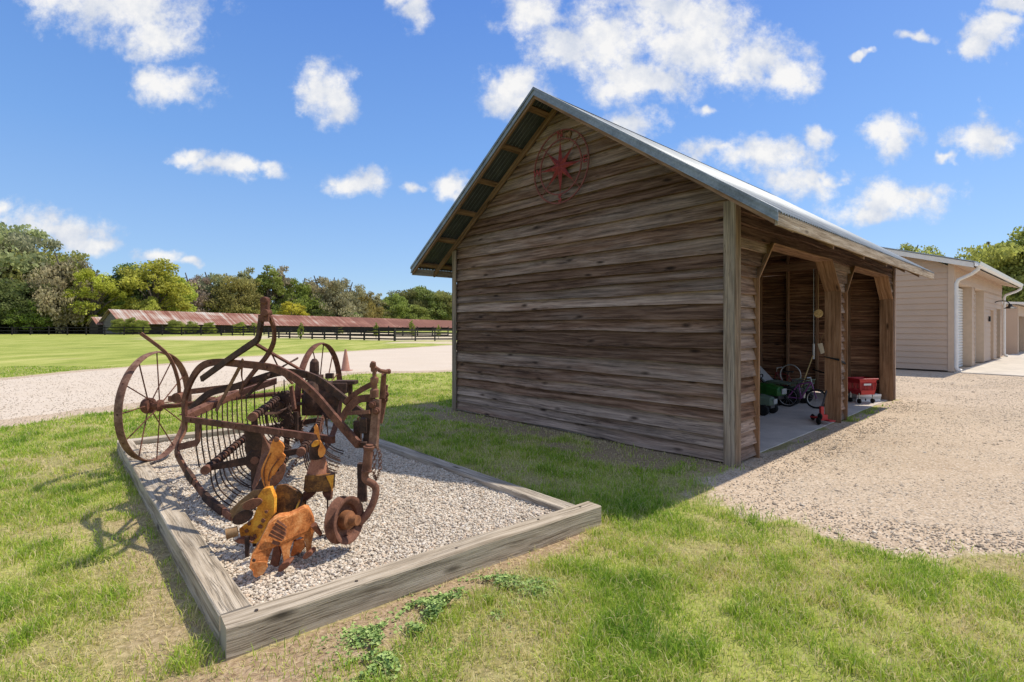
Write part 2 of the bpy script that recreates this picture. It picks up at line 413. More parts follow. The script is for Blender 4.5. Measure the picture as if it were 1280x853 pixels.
# rafters: barge, against wall, interior
def rafter(s_, w, h, mat, name, drop=.055, d0=0.0):
    for sd in (0, 1):
        d = 1 if sd == 0 else -1; ue = -OH if sd == 0 else BW+OH
        p = [B(ue, s_, ztop(-OH)-drop), B(BW/2-.001*d, s_, ztop(BW/2)-drop), B(BW/2-.001*d, s_, ztop(BW/2)-drop-h), B(ue, s_, ztop(-OH)-drop-h)]
        mb = MB(); mb.hexa([p[3], p[3]+BV*w, p[0]+BV*w, p[0], p[2], p[2]+BV*w, p[1]+BV*w, p[1]]); mb.build(name, mat, barn)
rafter(-.535, .034, .12, M_STUD, 'barge_rafter', .012)
rafter(-.085, .035, .10, M_STUD, 'wall_rafter', .057)
for s_ in (1.2, 2.5, 3.75, 5.0, 6.2): rafter(s_, .04, .13, M_STUD, 'rafter', .057)
rafter(7.50, .034, .12, M_STUD, 'barge_rafter', .012)
# metal rake trim with a rolled lower lip
for sd in (0, 1):
    d = 1 if sd == 0 else -1; ue = -OH-.035 if sd == 0 else BW+OH+.035
    mb = MB(); h = .105
    for s_, wd, z_top, hh in ((-.548, .010, .018, h), (-.562, .012, .018-.0, .03), (-.556, .010, .018-h+.012, .014)):
        a0 = B(ue, s_, ztop(-OH)-.035*SL+z_top); a1 = B(BW/2, s_, ztop(BW/2)+z_top)
        mb.hexa([a0-UP*hh, a0-UP*hh+BV*wd, a0+BV*wd, a0, a1-UP*hh, a1-UP*hh+BV*wd, a1+BV*wd, a1])
    # top flange
    a0 = B(ue, -.5615, ztop(-OH)-.035*SL+.021); a1 = B(BW/2, -.5615, ztop(BW/2)+.021)
    mb.hexa([a0, a0+BV*.14, a0+BV*.14+UP*.003, a0+UP*.003, a1, a1+BV*.14, a1+BV*.14+UP*.003, a1+UP*.003])
    mb.build('rake_trim', M_GALV, barn)
for u, d in ((-OH-.002, -1), (BW+OH+.002, 1)):
    mb = MB(); mb.box(B(u, -.533, ztop(-OH)-.145), BV*8.09, BU*d*.026, UP*.12); mb.build('fascia_board', M_FASCIA, barn, bevel=.002)
# concrete floor of the barn
mb = MB(); mb.box(B(.012, .03, -.05), BV*(BL+.1), BU*(BW-.02), UP*.062); o = mb.build('concrete_floor', M_CONC); tag(o, kind='structure')
# compass star
M_RED = rust_mat('faded_red_metal', (.10,.022,.02), (.23,.036,.036), (.33,.07,.065), 14)
M_RUSTR = rust_mat('red_rust_ring', (.09,.03,.024), (.19,.06,.05), (.28,.10,.085), 20)
CC = B(2.40, -.085, 3.75); st = empty('compass_star', CC, 'red metal compass star in two rings hanging high on the barn gable', 'wall ornament')
def circ(r, n=64): return [CC+BU*math.cos(2*math.pi*k/n)*r+UP*math.sin(2*math.pi*k/n)*r for k in range(n)]
for r_ in (.51, .385):
    mb = MB(); mb.sweep(circ(r_), .019, .012, nrm=BV, loop=True); mb.build('ring', M_RUSTR, st)
for k in range(8):
    a = math.pi/2+k*math.pi/4; L = .375 if k % 2 == 0 else .34
    e = BU*math.cos(a)+UP*math.sin(a); q = BU*-math.sin(a)+UP*math.cos(a)
    tip = CC+e*L; base = CC+e*.0; wd = .045
    mb = MB(); p1 = CC+e*.075+q*wd; p2 = CC+e*.075-q*wd; c_ = CC-BV*.045
    for t3 in ((c_, p1, tip), (c_, tip, p2)): mb.poly(t3)
    for t3 in ((CC+BV*.004, tip, p1), (CC+BV*.004, p2, tip), (CC+BV*.004, p1, c_), (CC+BV*.004, c_, p2)): mb.poly(t3)
    mb.build('star_point', M_RED, st)
    mb = MB(); mb.sweep([CC+e*(L-.01), CC+e*.505], .007, sides=6); mb.build('spoke', M_RUSTR, st)
mb = MB()
mb.box(CC+BU*.06+BV*.004, BU*.12*-1, UP*.0001+BV*.06, UP*.02); mb.box(CC+BU*.38, BU*-.76, BV*.012, UP*.012)
mb.build('mount_bar', M_RUSTR, st)
def letter(ch, c, sz):
    cu = bpy.data.curves.new('letter', 'FONT'); cu.body = ch; cu.size = sz; cu.align_x = 'CENTER'; cu.align_y = 'CENTER'; cu.extrude = .004; cu.offset = .002
    ob = bpy.data.objects.new('letter', cu); COL.objects.link(ob)
    bpy.context.view_layer.update(); dg = bpy.context.evaluated_depsgraph_get(); me = bpy.data.meshes.new_from_object(ob.evaluated_get(dg)); bpy.data.objects.remove(ob)
    M = Matrix.Identity(4)
    X, Y, Z = -BU, UP, -BV
    M = Matrix(((X.x, Y.x, Z.x, c.x-CC.x), (X.y, Y.y, Z.y, c.y-CC.y), (X.z, Y.z, Z.z, c.z-CC.z), (0,0,0,1)))
    me.transform(M); me.materials.clear(); me.materials.append(M_RED); return link('compass_letter', me, st)
for ch, a in (('N', 90), ('W', 0), ('S', -90), ('E', 180)):
    letter(ch, CC+BU*math.cos(R(a))*.45+UP*math.sin(R(a))*.45-BV*.006, .14)
# ------------------------------------------------------------ storage building on the right
TB = R(41); CV = Vector((math.cos(TB), math.sin(TB), 0)); CU = Vector((-math.sin(TB), math.cos(TB), 0)); CO = Vector((14.27, 16.6, 0))
def C(u, s, z): return CO+CU*u+CV*s+UP*z
def lapped_paint(name, c, pitch=.2):
    t = NT(name, .7, .3); sp = t.node('ShaderNodeSeparateXYZ'); t.l.new(t.pos(), sp.inputs[0])
    fr = t.math('FRACT', t.math('DIVIDE', sp.outputs[2], pitch)); n = t.noise(t.pos(), 1.2, 5)
    n2 = t.noise(t.map(t.pos(), (6, 6, 60)), 1, 4)
    t.color(t.mix(t.math('MULTIPLY', n2, .25), t.ramp(n, [(.35, tuple(x*.92 for x in c)), (.65, c)]), tuple(x*.8 for x in c)))
    return t.m
M_TAN = lapped_paint('tan_lap_siding', (.55,.415,.31)); M_TANT = paint_mat('tan_trim', (.60,.46,.34), .7, .3, 0, .08)
M_WHITE = paint_mat('white_metal', (.80,.78,.74), .4, .5, 0, .08); M_DOORW = paint_mat('white_roll_up', (.74,.74,.72), .45, .5, 0, .08)
M_ROOFB = paint_mat('grey_roof', (.38,.42,.46), .4, .5, .4, .1); M_BLACK = paint_mat('black_metal', (.015,.014,.014), .5, .5, .2, .1)
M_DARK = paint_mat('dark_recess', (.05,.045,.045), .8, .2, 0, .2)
sb = empty('storage_building', CO, 'long tan storage building with white gutter, roll-up doors and a shallow gable', 'building')
W2, L2 = 9.0, 12.3; EH = 3.55; S2 = .30
def laps(mb, iv, z0, z1, pitch, place):
    z = z0
    while z < z1-.01:
        zz = min(z+pitch, z1)
        for (a0, a1), (b0, b1) in zip(iv(z+1e-4), iv(zz-1e-4)):
            if a1-a0 < .01: continue
            mb.hexa([place(a0, z, .03), place(a0, z, -.08), place(b0, zz, -.08), place(b0, zz, .004), place(a1, z, .03), place(a1, z, -.08), place(b1, zz, -.08), place(b1, zz, .004)], r=.5)
        z = zz
def ivg(z):
    if z < EH: return [(.1, W2)]
    d = (z-EH)/S2; return [(min(d, W2/2-.01)+.1, max(W2-d, W2/2+.01))]
mb = MB(); laps(mb, ivg, .06, EH+W2/2*S2-.05, .2, lambda a, z, o: C(a, -o, z)); mb.build('gable_wall', M_TAN, sb)
mb = MB(); mb.box(C(-.045, -.045, .03), UP*(EH-.05), CU*.16, CV*.03); mb.box(C(-.045, -.014, .03), UP*(EH-.05), CU*.03, CV*.12); mb.build('corner_board', M_TANT, sb)
OP2 = [(.55, 3.55, 2.95), (4.15, 6.45, 2.95), (8.35, 9.25, 2.2), (10.3, 11.6, 2.3)]
def ivs(z):
    out = []; a = .06
    for o0, o1, h in OP2:
        if z < h: out.append((a, o0)); a = o1
        else: out.append((a, o0)); a = o0; out.append((o0, o1)); a = o1
    out.append((a, L2)); return out
mb = MB(); z = .06
for z0, z1 in zip([.06, 2.2, 2.3, 2.95], [2.2, 2.3, 2.95, EH]): laps(mb, ivs, z0, z1, .2, lambda a, z, o: C(-o, a, z))
mb.build('side_wall', M_TAN, sb)
mb = MB(); mb.box(C(.1, L2-.1, .0), CU*(W2-.1), CV*.1, UP*EH); mb.build('end_wall', M_TAN, sb)
mb = MB(); mb.box(C(W2-.1, .0, .0), CV*L2, CU*.1, UP*EH); mb.build('rear_wall', M_TAN, sb)
for i, (o0, o1, h) in enumerate(OP2):
    dep = .33
    mb = MB(); mb.box(C(-.03, o0-.001, .03), CU*dep, CV*.04, UP*h); mb.box(C(-.03, o1-.039, .03), CU*dep, CV*.04, UP*h); mb.box(C(-.028, o0+.04, h-.01), CU*dep, CV*(o1-o0-.08), UP*.04); mb.build('door_frame', M_TANT, sb)
    if i < 2:
        mb = MB(); z = .05
        while z < h:
            mb.sweep([C(.27, o0+.045, z), C(.27, o1-.045, z)], .052, sides=8); z += .1
        mb.build('roll_up_door', M_DOORW, sb)
    else:
        mb = MB(); mb.box(C(.2, o0+.04, .04), CV*(o1-o0-.08), CU*.05, UP*(h-.05)); d = mb.build('door', M_TANT if i == 2 else M_DARK, sb)
        mb = MB(); mb.sweep([C(.17, o1-.14, 1.0), C(.13, o1-.14, 1.0), C(.13, o1-.26, 1.0)], .014); mb.build('handle', M_BLACK, d)
ov = .6
for sd in (0, 1):
    d = 1 if sd == 0 else -1; ue = -ov if sd == 0 else W2+ov; zt = EH+.12-ov*S2; zr = zt+(W2/2+ov)*S2
    mb = MB(); mb.hexa([C(ue, -.35, zt), C(ue, L2+.45, zt), C(ue, L2+.45, zt+.03), C(ue, -.35, zt+.03), C(W2/2, -.35, zr), C(W2/2, L2+.45, zr), C(W2/2, L2+.45, zr+.03), C(W2/2, -.35, zr+.03)]); mb.build('roof', M_ROOFB, sb)
    mb = MB(); mb.hexa([C(ue+.05*d, -.33, zt-.16), C(ue+.05*d, -.30, zt-.16), C(ue+.05*d, -.30, zt-.004), C(ue+.05*d, -.33, zt-.004), C(W2/2, -.33, zr-.18), C(W2/2, -.30, zr-.18), C(W2/2, -.30, zr-.018), C(W2/2, -.33, zr-.018)]); mb.build('rake_board', M_WHITE, sb)
    # soffit
    mb = MB(); mb.hexa([C(ue+.05*d, -.3, zt-.17), C(ue+.05*d, L2+.4, zt-.17), C(ue+.05*d, L2+.4, zt-.15), C(ue+.05*d, -.3, zt-.15), C(.0 if sd == 0 else W2, -.3, zt-.01), C(.0 if sd == 0 else W2, L2+.4, zt-.01), C(.0 if sd == 0 else W2, L2+.4, zt+.01), C(.0 if sd == 0 else W2, -.3, zt+.01)]); mb.build('soffit', M_TANT, sb)
g = MB(); zt = EH+.12-ov*S2
prof = [(.0, .0), (.0, -.13), (-.07, -.15), (-.13, -.10), (-.15, .0), (-.14, .0), (-.12, -.09), (-.07, -.135), (-.012, -.12), (-.012, .0)]
rings = [[C(-ov+.03+a, s_, zt+.01+b) for a, b in prof] for s_ in (-.38, L2+.48)]
g.ring(rings, True); g.build('gutter', M_WHITE, sb)
for s_, e in ((-.22, -.02), (L2+.3, L2+.04)):
    mb = MB(); mb.sweep([C(-ov-.05, s_, zt-.12), C(-ov-.03, s_, zt-.22), C(-ov+.12, s_+(e-s_)*.4, zt-.34), C(-.14, e, zt-.50), C(-.09, e, zt-.62), C(-.09, e, zt-.9), C(-.09, e, .18), C(-.12, e, .1), C(-.22, e, .07)], .055, sides=10); mb.build('downspout', M_WHITE, sb, smooth=True)
lamp = MB(); lamp.sweep([C(-.0, 9.7, 2.55), C(-.15, 9.7, 2.62), C(-.4, 9.7, 2.60), C(-.52, 9.7, 2.45)], .02, smooth=4); lo = lamp.build('wall_lamp', M_BLACK, sb)
mb = MB(); mb.lathe(C(-.52, 9.7, 2.28), (0,0,1), [(.22, 0), (.2, .02), (.08, .1), (.05, .2), (.0, .2)], 20); mb.build('lamp_shade', M_BLACK, lo, smooth=True)
mb = MB(); mb.box(C(-.03, 7.7, 1.7), CV*.12, CU*-.06, UP*.22); mb.build('key_box', M_BLACK, sb)
# apron
ap = MB(); ap.plate([C(-.05, -.1, -.04), C(-9, -.9, -.04), C(-9, L2+8, -.04), C(-.05, L2+8, -.04)], UP*.07); tag(ap.build('concrete_apron', M_CONC2), kind='structure')
# building 3
b3o = Vector((27.0, 27.5, 0)); b3 = empty('carport_shed', b3o, 'low open tan carport shed far right beyond the tan building', 'shed')
def E(u, s, z): return b3o+CU*u+CV*s+UP*z
for s_ in (-.05, 3.4, 7.0):
    mb = MB(); mb.box(E(-.1, s_+.001, .0), UP*2.3, CU*-.001+CV*.35, CU*.3); mb.build('post', M_TANT, b3)
mb = MB(); mb.box(E(-.12, -.2, 2.05), CV*7.7, CU*.28, UP*.55); mb.build('header', M_TAN, b3)
mb = MB(); mb.hexa([E(-.7, -.5, 2.62), E(-.7, 7.9, 2.62), E(-.7, 7.9, 2.74), E(-.7, -.5, 2.74), E(5, -.5, 3.1), E(5, 7.9, 3.1), E(5, 7.9, 3.2), E(5, -.5, 3.2)]); mb.build('roof', M_WHITE, b3)
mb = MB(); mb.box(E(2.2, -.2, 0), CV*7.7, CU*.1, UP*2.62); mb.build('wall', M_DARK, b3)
mb = MB(); mb.box(E(-.1, -.3, 0), CU*5, CV*.1, UP*2.62); mb.build('side_wall', M_TAN, b3)

# ------------------------------------------------------------ the long rusty-roofed barn far left
def rustroof():
    t = NT('rusty_sheet_roof', .7, .3, .1); uv = t.uv()
    sp = t.node('ShaderNodeSeparateXYZ'); t.l.new(uv, sp.inputs[0])
    stripe = t.noise(t.map(uv, (1.1, .02, 1)), 1, 3, .7); pan = t.noise(t.map(uv, (.12, .3, 1)), 1, 3)
    grad = t.math('MULTIPLY', sp.outputs[0], -.0022)
    f = t.math('ADD', t.math('ADD', t.math('MULTIPLY', stripe, .6), t.math('MULTIPLY', pan, .45)), grad)
    c = t.ramp(f, [(.36, (.17,.065,.045)), (.46, (.27,.12,.085)), (.52, (.38,.27,.22)), (.60, (.50,.46,.42))])
    wv = t.math('SINE', t.math('MULTIPLY', sp.outputs[0], 14.0))
    t.color(c); t.bump(wv, .04, .8); return t.m
M_RROOF = rustroof(); M_OLDW = wood_mat('old_dark_boards', (.03,.024,.02), (.07,.058,.05), (.12,.10,.09), None, 0, 0, .002, .4)
M_GREYW = wood_mat('grey_gable_boards', (.10,.09,.085), (.2,.18,.17), (.3,.28,.26), None, 0, 0, .002, .2)
A0 = Vector((-75.6, 96, 0)); A1 = Vector((-20.2, 185, -.6)); LD = (A1-A0).normalized(); LN = Vector((-LD.y, LD.x, 0)).normalized(); LL = (A1-A0).length
lb = empty('long_barn', A0, 'very long low barn with red-brown rusted sheet metal roof behind the paddock fence', 'barn')
def Lp(a, n, z): return A0+LD*a+LN*n+UP*z
HW = 5.0
mb = MB()
for sd in (-1, 1):
    ee = sd*HW
    mb.hexa([Lp(0, ee, 1.95), Lp(0, ee, 2.0), Lp(0, 0, 4.7), Lp(0, 0, 4.65), Lp(LL, ee, 1.95-.6), Lp(LL, ee, 2.0-.6), Lp(LL, 0, 4.7-.6), Lp(LL, 0, 4.65-.6)], L=LL, W=.05, T=5.3)
mb.build('roof', M_RROOF, lb)
mb = MB(); mb.plate([Lp(.6, -HW+.5, -.6), Lp(.6, HW-.5, -.6), Lp(.6, HW-.5, 2.0), Lp(.6, 0, 4.5), Lp(.6, -HW+.5, 2.0)], LD*.2); mb.build('gable_wall', M_GREYW, lb)
mb = MB(); mb.box(Lp(.6, -HW+1.9, -.6), LD*(LL-1), LN*.15, UP*2.6); mb.box(Lp(.6, HW-1, -.6), LD*(LL-1), LN*.15, UP*2.6); mb.build('wall', M_OLDW, lb)
a = 3.0
while a < LL:
    mb = MB(); mb.box(Lp(a, -HW+.3, -.8), UP*2.7, LD*.2, LN*.2); mb.build('post', M_OLDW, lb); a += 4.0
# small shed beside its left end
s0 = P(117, 408, 99); s0.z = 0; sh = empty('small_shed', s0, 'small grey shed with light sheet roof at the left end of the long barn', 'shed')
mb = MB()
def Sp(a, n, z): return s0+LD*a+LN*n+UP*z
mb.plate([Sp(0, -2, 0), Sp(0, 2, 0), Sp(0, 2, 2.0), Sp(0, 0, 3.1), Sp(0, -2, 2.0)], LD*5); mb.build('wall', M_OLDW, sh)
mb = MB()
for sd in (-1, 1): mb.hexa([Sp(-.4, sd*2.5, 1.75), Sp(-.4, sd*2.5, 1.8), Sp(-.4, 0, 3.3), Sp(-.4, 0, 3.25), Sp(5.5, sd*2.5, 1.75), Sp(5.5, sd*2.5, 1.8), Sp(5.5, 0, 3.3), Sp(5.5, 0, 3.25)], L=6, W=.05, T=2.6)
mb.build('roof', M_RROOF, sh)
# silos
for px, lab in ((462, 'left of two small white grain tanks beyond the long rusty roof'), (474, 'right of two small white grain tanks beyond the long rusty roof')):
    c_ = P(px, 408, 182); c_.z = 0; t_ = empty('grain_tank', c_, lab, 'tank', 'white grain tanks')
    mb = MB(); mb.lathe(c_, (0,0,1), [(1.2, 0), (1.2, 5.4)], 20); mb.build('shell', M_WHITE, t_, smooth=True)
    mb = MB(); mb.lathe(c_+UP*5.4, (0,0,1), [(1.28, 0), (.25, .75), (.2, .85), (0, .87)], 20); mb.build('cap', M_GALVD, t_, smooth=True)
# ------------------------------------------------------------ fences
M_FENCE = paint_mat('black_fence_board', (.028,.024,.024), .8, .2, 0, .3, 2); M_FENCEB = wood_mat('greyed_fence', (.04,.035,.033), (.085,.075,.07), (.15,.13,.12), None, 0, .1, .002, .3)
def fence(name, a, b, h, nr, sp, mat, label, group=None):
    a, b = Vector(a), Vector(b); L = (b-a).length; d = (b-a)/L; n = Vector((-d.y, d.x, 0)); f = empty(name, a, label, 'fence', group)
    k = max(1, round(L/sp)); step = L/k
    for i in range(k+1):
        jt = Vector((random.uniform(-.02,.02), random.uniform(-.02,.02), 0))
        mb = MB(); mb.box(a+d*step*i-d*.07-n*.07+jt, UP*(h+random.uniform(-.03,.08)), d*.14, n*.14); mb.build('post', mat, f)
    for j in range(nr):
        z = h-.08-.15-(h-.35)*j/(nr-1)*1.0
        mb = MB()
        for i in range(k):
            e = random.uniform(-.015, .015); mb.box(a+d*step*i+d*.003-n*.10+UP*(z+e), d*(step-.006), UP*.15, n*.028)
        mb.build('rail', mat, f)
    return f
fence('paddock_fence', G(-120, 418.6), G(276, 419.2), 1.42, 3, 3.5, M_FENCE, 'black three-rail paddock fence across the far left of the lawn')
fence('paddock_fence', G(277, 419.6), G(318, 419.8), 1.5, 4, 2.0, M_FENCE, 'short close-boarded black fence section left of the paddock gap')
fence('paddock_fence', G(336, 422.6), G(493, 426.4), 1.33, 4, 2.3, M_FENCE, 'black four-rail fence right of the paddock gap, nearest the gravel road')
fence('paddock_fence', G(494, 426.5), G(640, 426.0), 1.25, 4, 2.1, M_FENCEB, 'grey-black four-rail fence running behind the wooden barn')
fence('paddock_fence', G(330, 418.5), G(560, 420.5), 1.4, 4, 2.6, M_FENCE, 'second dark fence inside the paddock in front of the long barn')
# utility pole line
pl = G(437, 416); pp = empty('utility_pole', pl, 'thin grey utility pole standing beyond the long rusty roof', 'utility pole')
mb = MB(); mb.sweep([P(437, 412, 160), P(437, 372, 160)], .14, sides=8); mb.build('pole', M_FENCEB, pp)
mb = MB(); mb.cbox(P(437, 374, 160), Vector((1.6,0,0)), Vector((0,.1,0)), UP*.12); mb.build('crossarm', M_FENCEB, pp)
# traffic cone
cp = G(432, 464); cn = empty('traffic_cone', cp, 'faded orange traffic cone on the gravel road edge behind the hay rake', 'traffic cone')
M_ORANGE = paint_mat('faded_orange', (.48,.24,.17), .6, .3, 0, .25)
mb = MB(); mb.lathe(cp+UP*.03, (0,0,1), [(.155, 0), (.14, .03), (.035, .68), (.028, .70), (0, .70)], 20); mb.build('cone', M_ORANGE, cn, smooth=True)
mb = MB(); mb.cbox(cp+UP*.016, (.38,0,0), (0,.38,0), (0,0,.03)); mb.build('base', M_ORANGE, cn, bevel=.01)
# ------------------------------------------------------------ the ground
xy = lambda v: (v[0], v[1])
bA = G(283, 828); bB = G(752, 657); e1 = (bB-bA).normalized(); n1 = Vector((-e1.y, e1.x, 0)); eL = Vector((math.cos(R(132.0)), math.sin(R(132.0)), 0))
LB = (bB-bA).length; LS2 = 5.0
BED = [xy(bA), xy(bB), xy(bB+eL*LS2), xy(bA+eL*LS2)]
BARN = [xy(B(-.06, -.03, 0)), xy(B(-.06, BL+.28, 0)), xy(B(BW, BL+.28, 0)), xy(B(BW, -.03, 0))]
BLD2 = [xy(C(-.05, -.1, 0)), xy(C(-9, -.9, 0)), xy(C(-9, L2+8, 0)), xy(C(9, L2+8, 0)), xy(C(9, 0, 0))]
yard = [xy(B(-.03, -.12, 0))]+[xy(G(*p)) for p in ((868,617),(905,634),(965,652),(1030,669),(1100,683),(1180,694),(1280,708))]+[(9, 1.0), (60, 1.0), (60, 60), (12, 60), xy(B(BW, BL+4, 0)), xy(B(1.5, BL+.3, 0)), xy(B(-.05, BL, 0))]
road = [(-60, 9.0)]+[xy(G(*p)) for p in ((-200,555),(0,534),(80,523),(160,512),(240,501),(320,489),(380,478),(440,468),(570,465),(640,463))]+[xy(B(BW+2.0, 4, 0)), xy(B(BW+2, BL+4, 0)), (12, 60)]+[xy(G(*p)) for p in ((760,424),(570,431),(470,437),(400,441),(300,446),(200,455),(100,463),(0,473))]+[(-60, 24)]
sandA = [xy(G(*p)) for p in ((185,424.5),(250,426),(340,424),(345,421),(300,420),(200,421))]
sandB = [xy(G(*p)) for p in ((480,429),(560,430),(640,428),(560,426.8),(500,427.2))]
padk = [xy(G(*p)) for p in ((336,422),(493,426),(640,425.6),(640,416),(336,416))]
def masks(x, y):
    n = fbm(x*2.2, y*2.2, 1, 4)-.5; nb = fbm(x*.7, y*.7, 5, 3)-.5; nf = fbm(x*9, y*9, 4, 3)-.5
    gy = sdist(x, y, yard)+n*.7+nf*.25; gr = sdist(x, y, road)+n*.6+nb*.5
    grav = np.clip(np.maximum(gy/.35+.5, gr/.6+.5), 0, 1)
    rf = ((x-bA.x)*n1.x+(y-bA.y)*n1.y); al = (x-bA.x)*e1.x+(y-bA.y)*e1.y
    front = np.where((al > -.6) & (al < LB*.92), -rf, 9.0); front = np.where(front < 0, 9, front)
    fw = .50-.36*np.clip(al/LB, 0, 1)**1.0
    d1 = np.clip((fw-front+n*.35)/.22+.3, 0, 1)
    nl = Vector((eL.y, -eL.x)); dl = -((x-bA.x)*nl.x+(y-bA.y)*nl.y); all_ = (x-bA.x)*eL.x+(y-bA.y)*eL.y
    dl = np.where((dl > 0) & (all_ > -.6), dl, 9)
    lw = .62-.12*np.clip(all_, 0, 5)
    d2 = np.clip((lw-dl+n*1.1)/.3, 0, 1)*.8
    gd = -((x-BO.x)*BV.x+(y-BO.y)*BV.y); gu = (x-BO.x)*BU.x+(y-BO.y)*BU.y
    d3 = np.where((gd > -.1) & (gu > -.6) & (gu < BW+1), np.clip((.85-gd+n*1.9)/.4, 0, 1)*.9, 0)
    left = np.clip((-x-.3)/1.5, 0, 1)*np.clip((9-y)/3, 0, 1)
    d4 = np.clip((fbm(x*.9+3, y*1.3, 21, 4)-.60+left*.05)/.06, 0, 1)*.45*np.clip((12-y)/4, 0, 1)
    d5 = np.clip((.5+sdist(x, y, yard))/.5, 0, 1)*np.clip((fbm(x*2, y*2, 31, 3)-.38)/.15, 0, 1)*.8
    dirt = np.clip(np.maximum.reduce([d1, d2, d3, d4, d5]), 0, 1)*(1-grav)
    sand = np.maximum.reduce([np.clip(sdist(x, y, q)/w_+.5+n*1.5, 0, 1) for q, w_ in ((sandA, .8), (sandB, .5), (padk, 2.0))])
    return grav, dirt, sand
def gravel_color(t, v):
    a = t.noise(v, 260, 3, .6); b = t.noise(v, 38, 6, .75); c = t.math('ADD', t.math('MULTIPLY', t.noise(v, .55, 4, .6), .6), t.math('MULTIPLY', t.noise(v, 7, 5, .7), .4))
    vd = t.vor(v, 75, 'Color'); sp = t.node('ShaderNodeSeparateColor'); t.l.new(vd, sp.inputs[0])
    base = t.ramp(c, [(.38, (.36,.26,.165)), (.5, (.50,.38,.26)), (.6, (.62,.48,.345))])
    st = t.ramp(sp.outputs[0], [(.0, (.22,.18,.14)), (.2, (.38,.30,.22)), (.7, (.56,.45,.34)), (1, (.74,.66,.55))])
    col = t.mix(t.ramp(b, [(.42, .25), (.56, .95)]), base, st)
    col = t.mix(t.ramp(a, [(.36, .35), (.5, 0.0)]), col, (.26,.20,.15))
    h = t.math('ADD', t.math('MULTIPLY', a, .35), t.math('MULTIPLY', b, .6))
    return col, h
def ground_mat():
    t = NT('ground', .95, .1); v = t.pos()
    n1_ = t.noise(v, 3.5, 6, .7); n2 = t.noise(v, 28, 6, .75); n3 = t.noise(v, .35, 4, .6); n4 = t.noise(t.map(v, (.5, .16, 1)), 1, 7, .72)
    soil = t.ramp(n2, [(.32, (.17,.115,.072)), (.5, (.33,.235,.15)), (.66, (.50,.39,.27))])
    straw = t.ramp(t.noise(v, 90, 4, .7), [(.35, (.13,.11,.045)), (.55, (.30,.27,.13)), (.7, (.46,.40,.24))])
    green = t.ramp(t.math('ADD', t.math('MULTIPLY', n2, .5), t.math('MULTIPLY', n4, .5)), [(.40, (.16,.21,.035)), (.5, (.30,.34,.07)), (.60, (.50,.47,.17))])
    sep = t.node('ShaderNodeSeparateXYZ'); t.l.new(v, sep.inputs[0])
    far = t.ramp(t.math('DIVIDE', sep.outputs[1], 40.0), [(.2, 0.0), (.42, 1.0)])
    near = t.mix(t.ramp(n1_, [(.35, .5), (.62, .95)]), straw, green)
    grass = t.mix(far, near, green)
    col = t.mix(t.math('ADD', t.attr('dirt'), 0.0), grass, soil)
    gcol, gh = gravel_color(t, v)
    col = t.mix(t.attr('sand'), col, t.ramp(n2, [(.35, (.42,.34,.22)), (.6, (.62,.53,.38))]))
    g = t.math('ADD', t.attr('grav'), t.math('MULTIPLY', t.math('SUBTRACT', n2, .5), .5))
    col = t.mix(t.ramp(g, [(.38, 0.0), (.62, 1.0)]), col, gcol)
    t.color(col); t.bump(t.math('ADD', n2, t.math('MULTIPLY', gh, .4)), .006, .6); return t.m
M_GROUND = ground_mat()
def gravel_mat(name='gravel', lift=None):
    t = NT(name, .95, .12); v = t.pos(); c, h = gravel_color(t, v)
    if lift: c = t.mix(.62, c, lift)
    tr = t.noise(t.map(v, (.35, .9, 1)), 1, 4, .6)
    t.color(t.mix(t.ramp(tr, [(.35, .0), (.65, .35)]), c, (.54,.45,.345))); t.bump(h, .009, .7); return t.m
M_GRAVEL = gravel_mat(); M_ROAD = gravel_mat('pale_road_gravel', (.66,.585,.50))
def axis(lim, fine, step, growth):
    a = list(np.arange(-fine, fine+1e-6, step)); s = step; x = a[-1]
    while x < lim: s *= growth; x += s; a.append(x)
    return np.array(sorted([-q for q in a[len(np.arange(-fine, fine+1e-6, step)):]]+a))
xs = axis(900, 12, .12, 1.10); ys = [1.0]; s_ = .1
ys = list(np.arange(.5, 14, .1)); y_ = 14; s_ = .1
while y_ < 1500: s_ *= 1.05; y_ += s_; ys.append(y_)
ys = np.array([-900, -200, -50, -10, -2]+ys)
X, Y = np.meshgrid(xs, ys); gv, dt, sd = masks(X.ravel(), Y.ravel())
Z = (fbm(X.ravel()*.8, Y.ravel()*.8, 9, 3)-.5)*.03*np.clip(1-gv*2.5, 0, 1)*np.clip((18-Y.ravel())/8, 0, 1)
nx, ny = len(xs), len(ys); idx = np.arange(nx*ny).reshape(ny, nx)
Fq = np.stack([idx[:-1,:-1].ravel(), idx[:-1,1:].ravel(), idx[1:,1:].ravel(), idx[1:,:-1].ravel()], 1)
o = npmesh('lawn', np.stack([X.ravel(), Y.ravel(), Z], 1), Fq, M_GROUND, {'grav': ('POINT', gv), 'dirt': ('POINT', dt), 'sand': ('POINT', sd)}, smooth=True); tag(o, kind='structure')
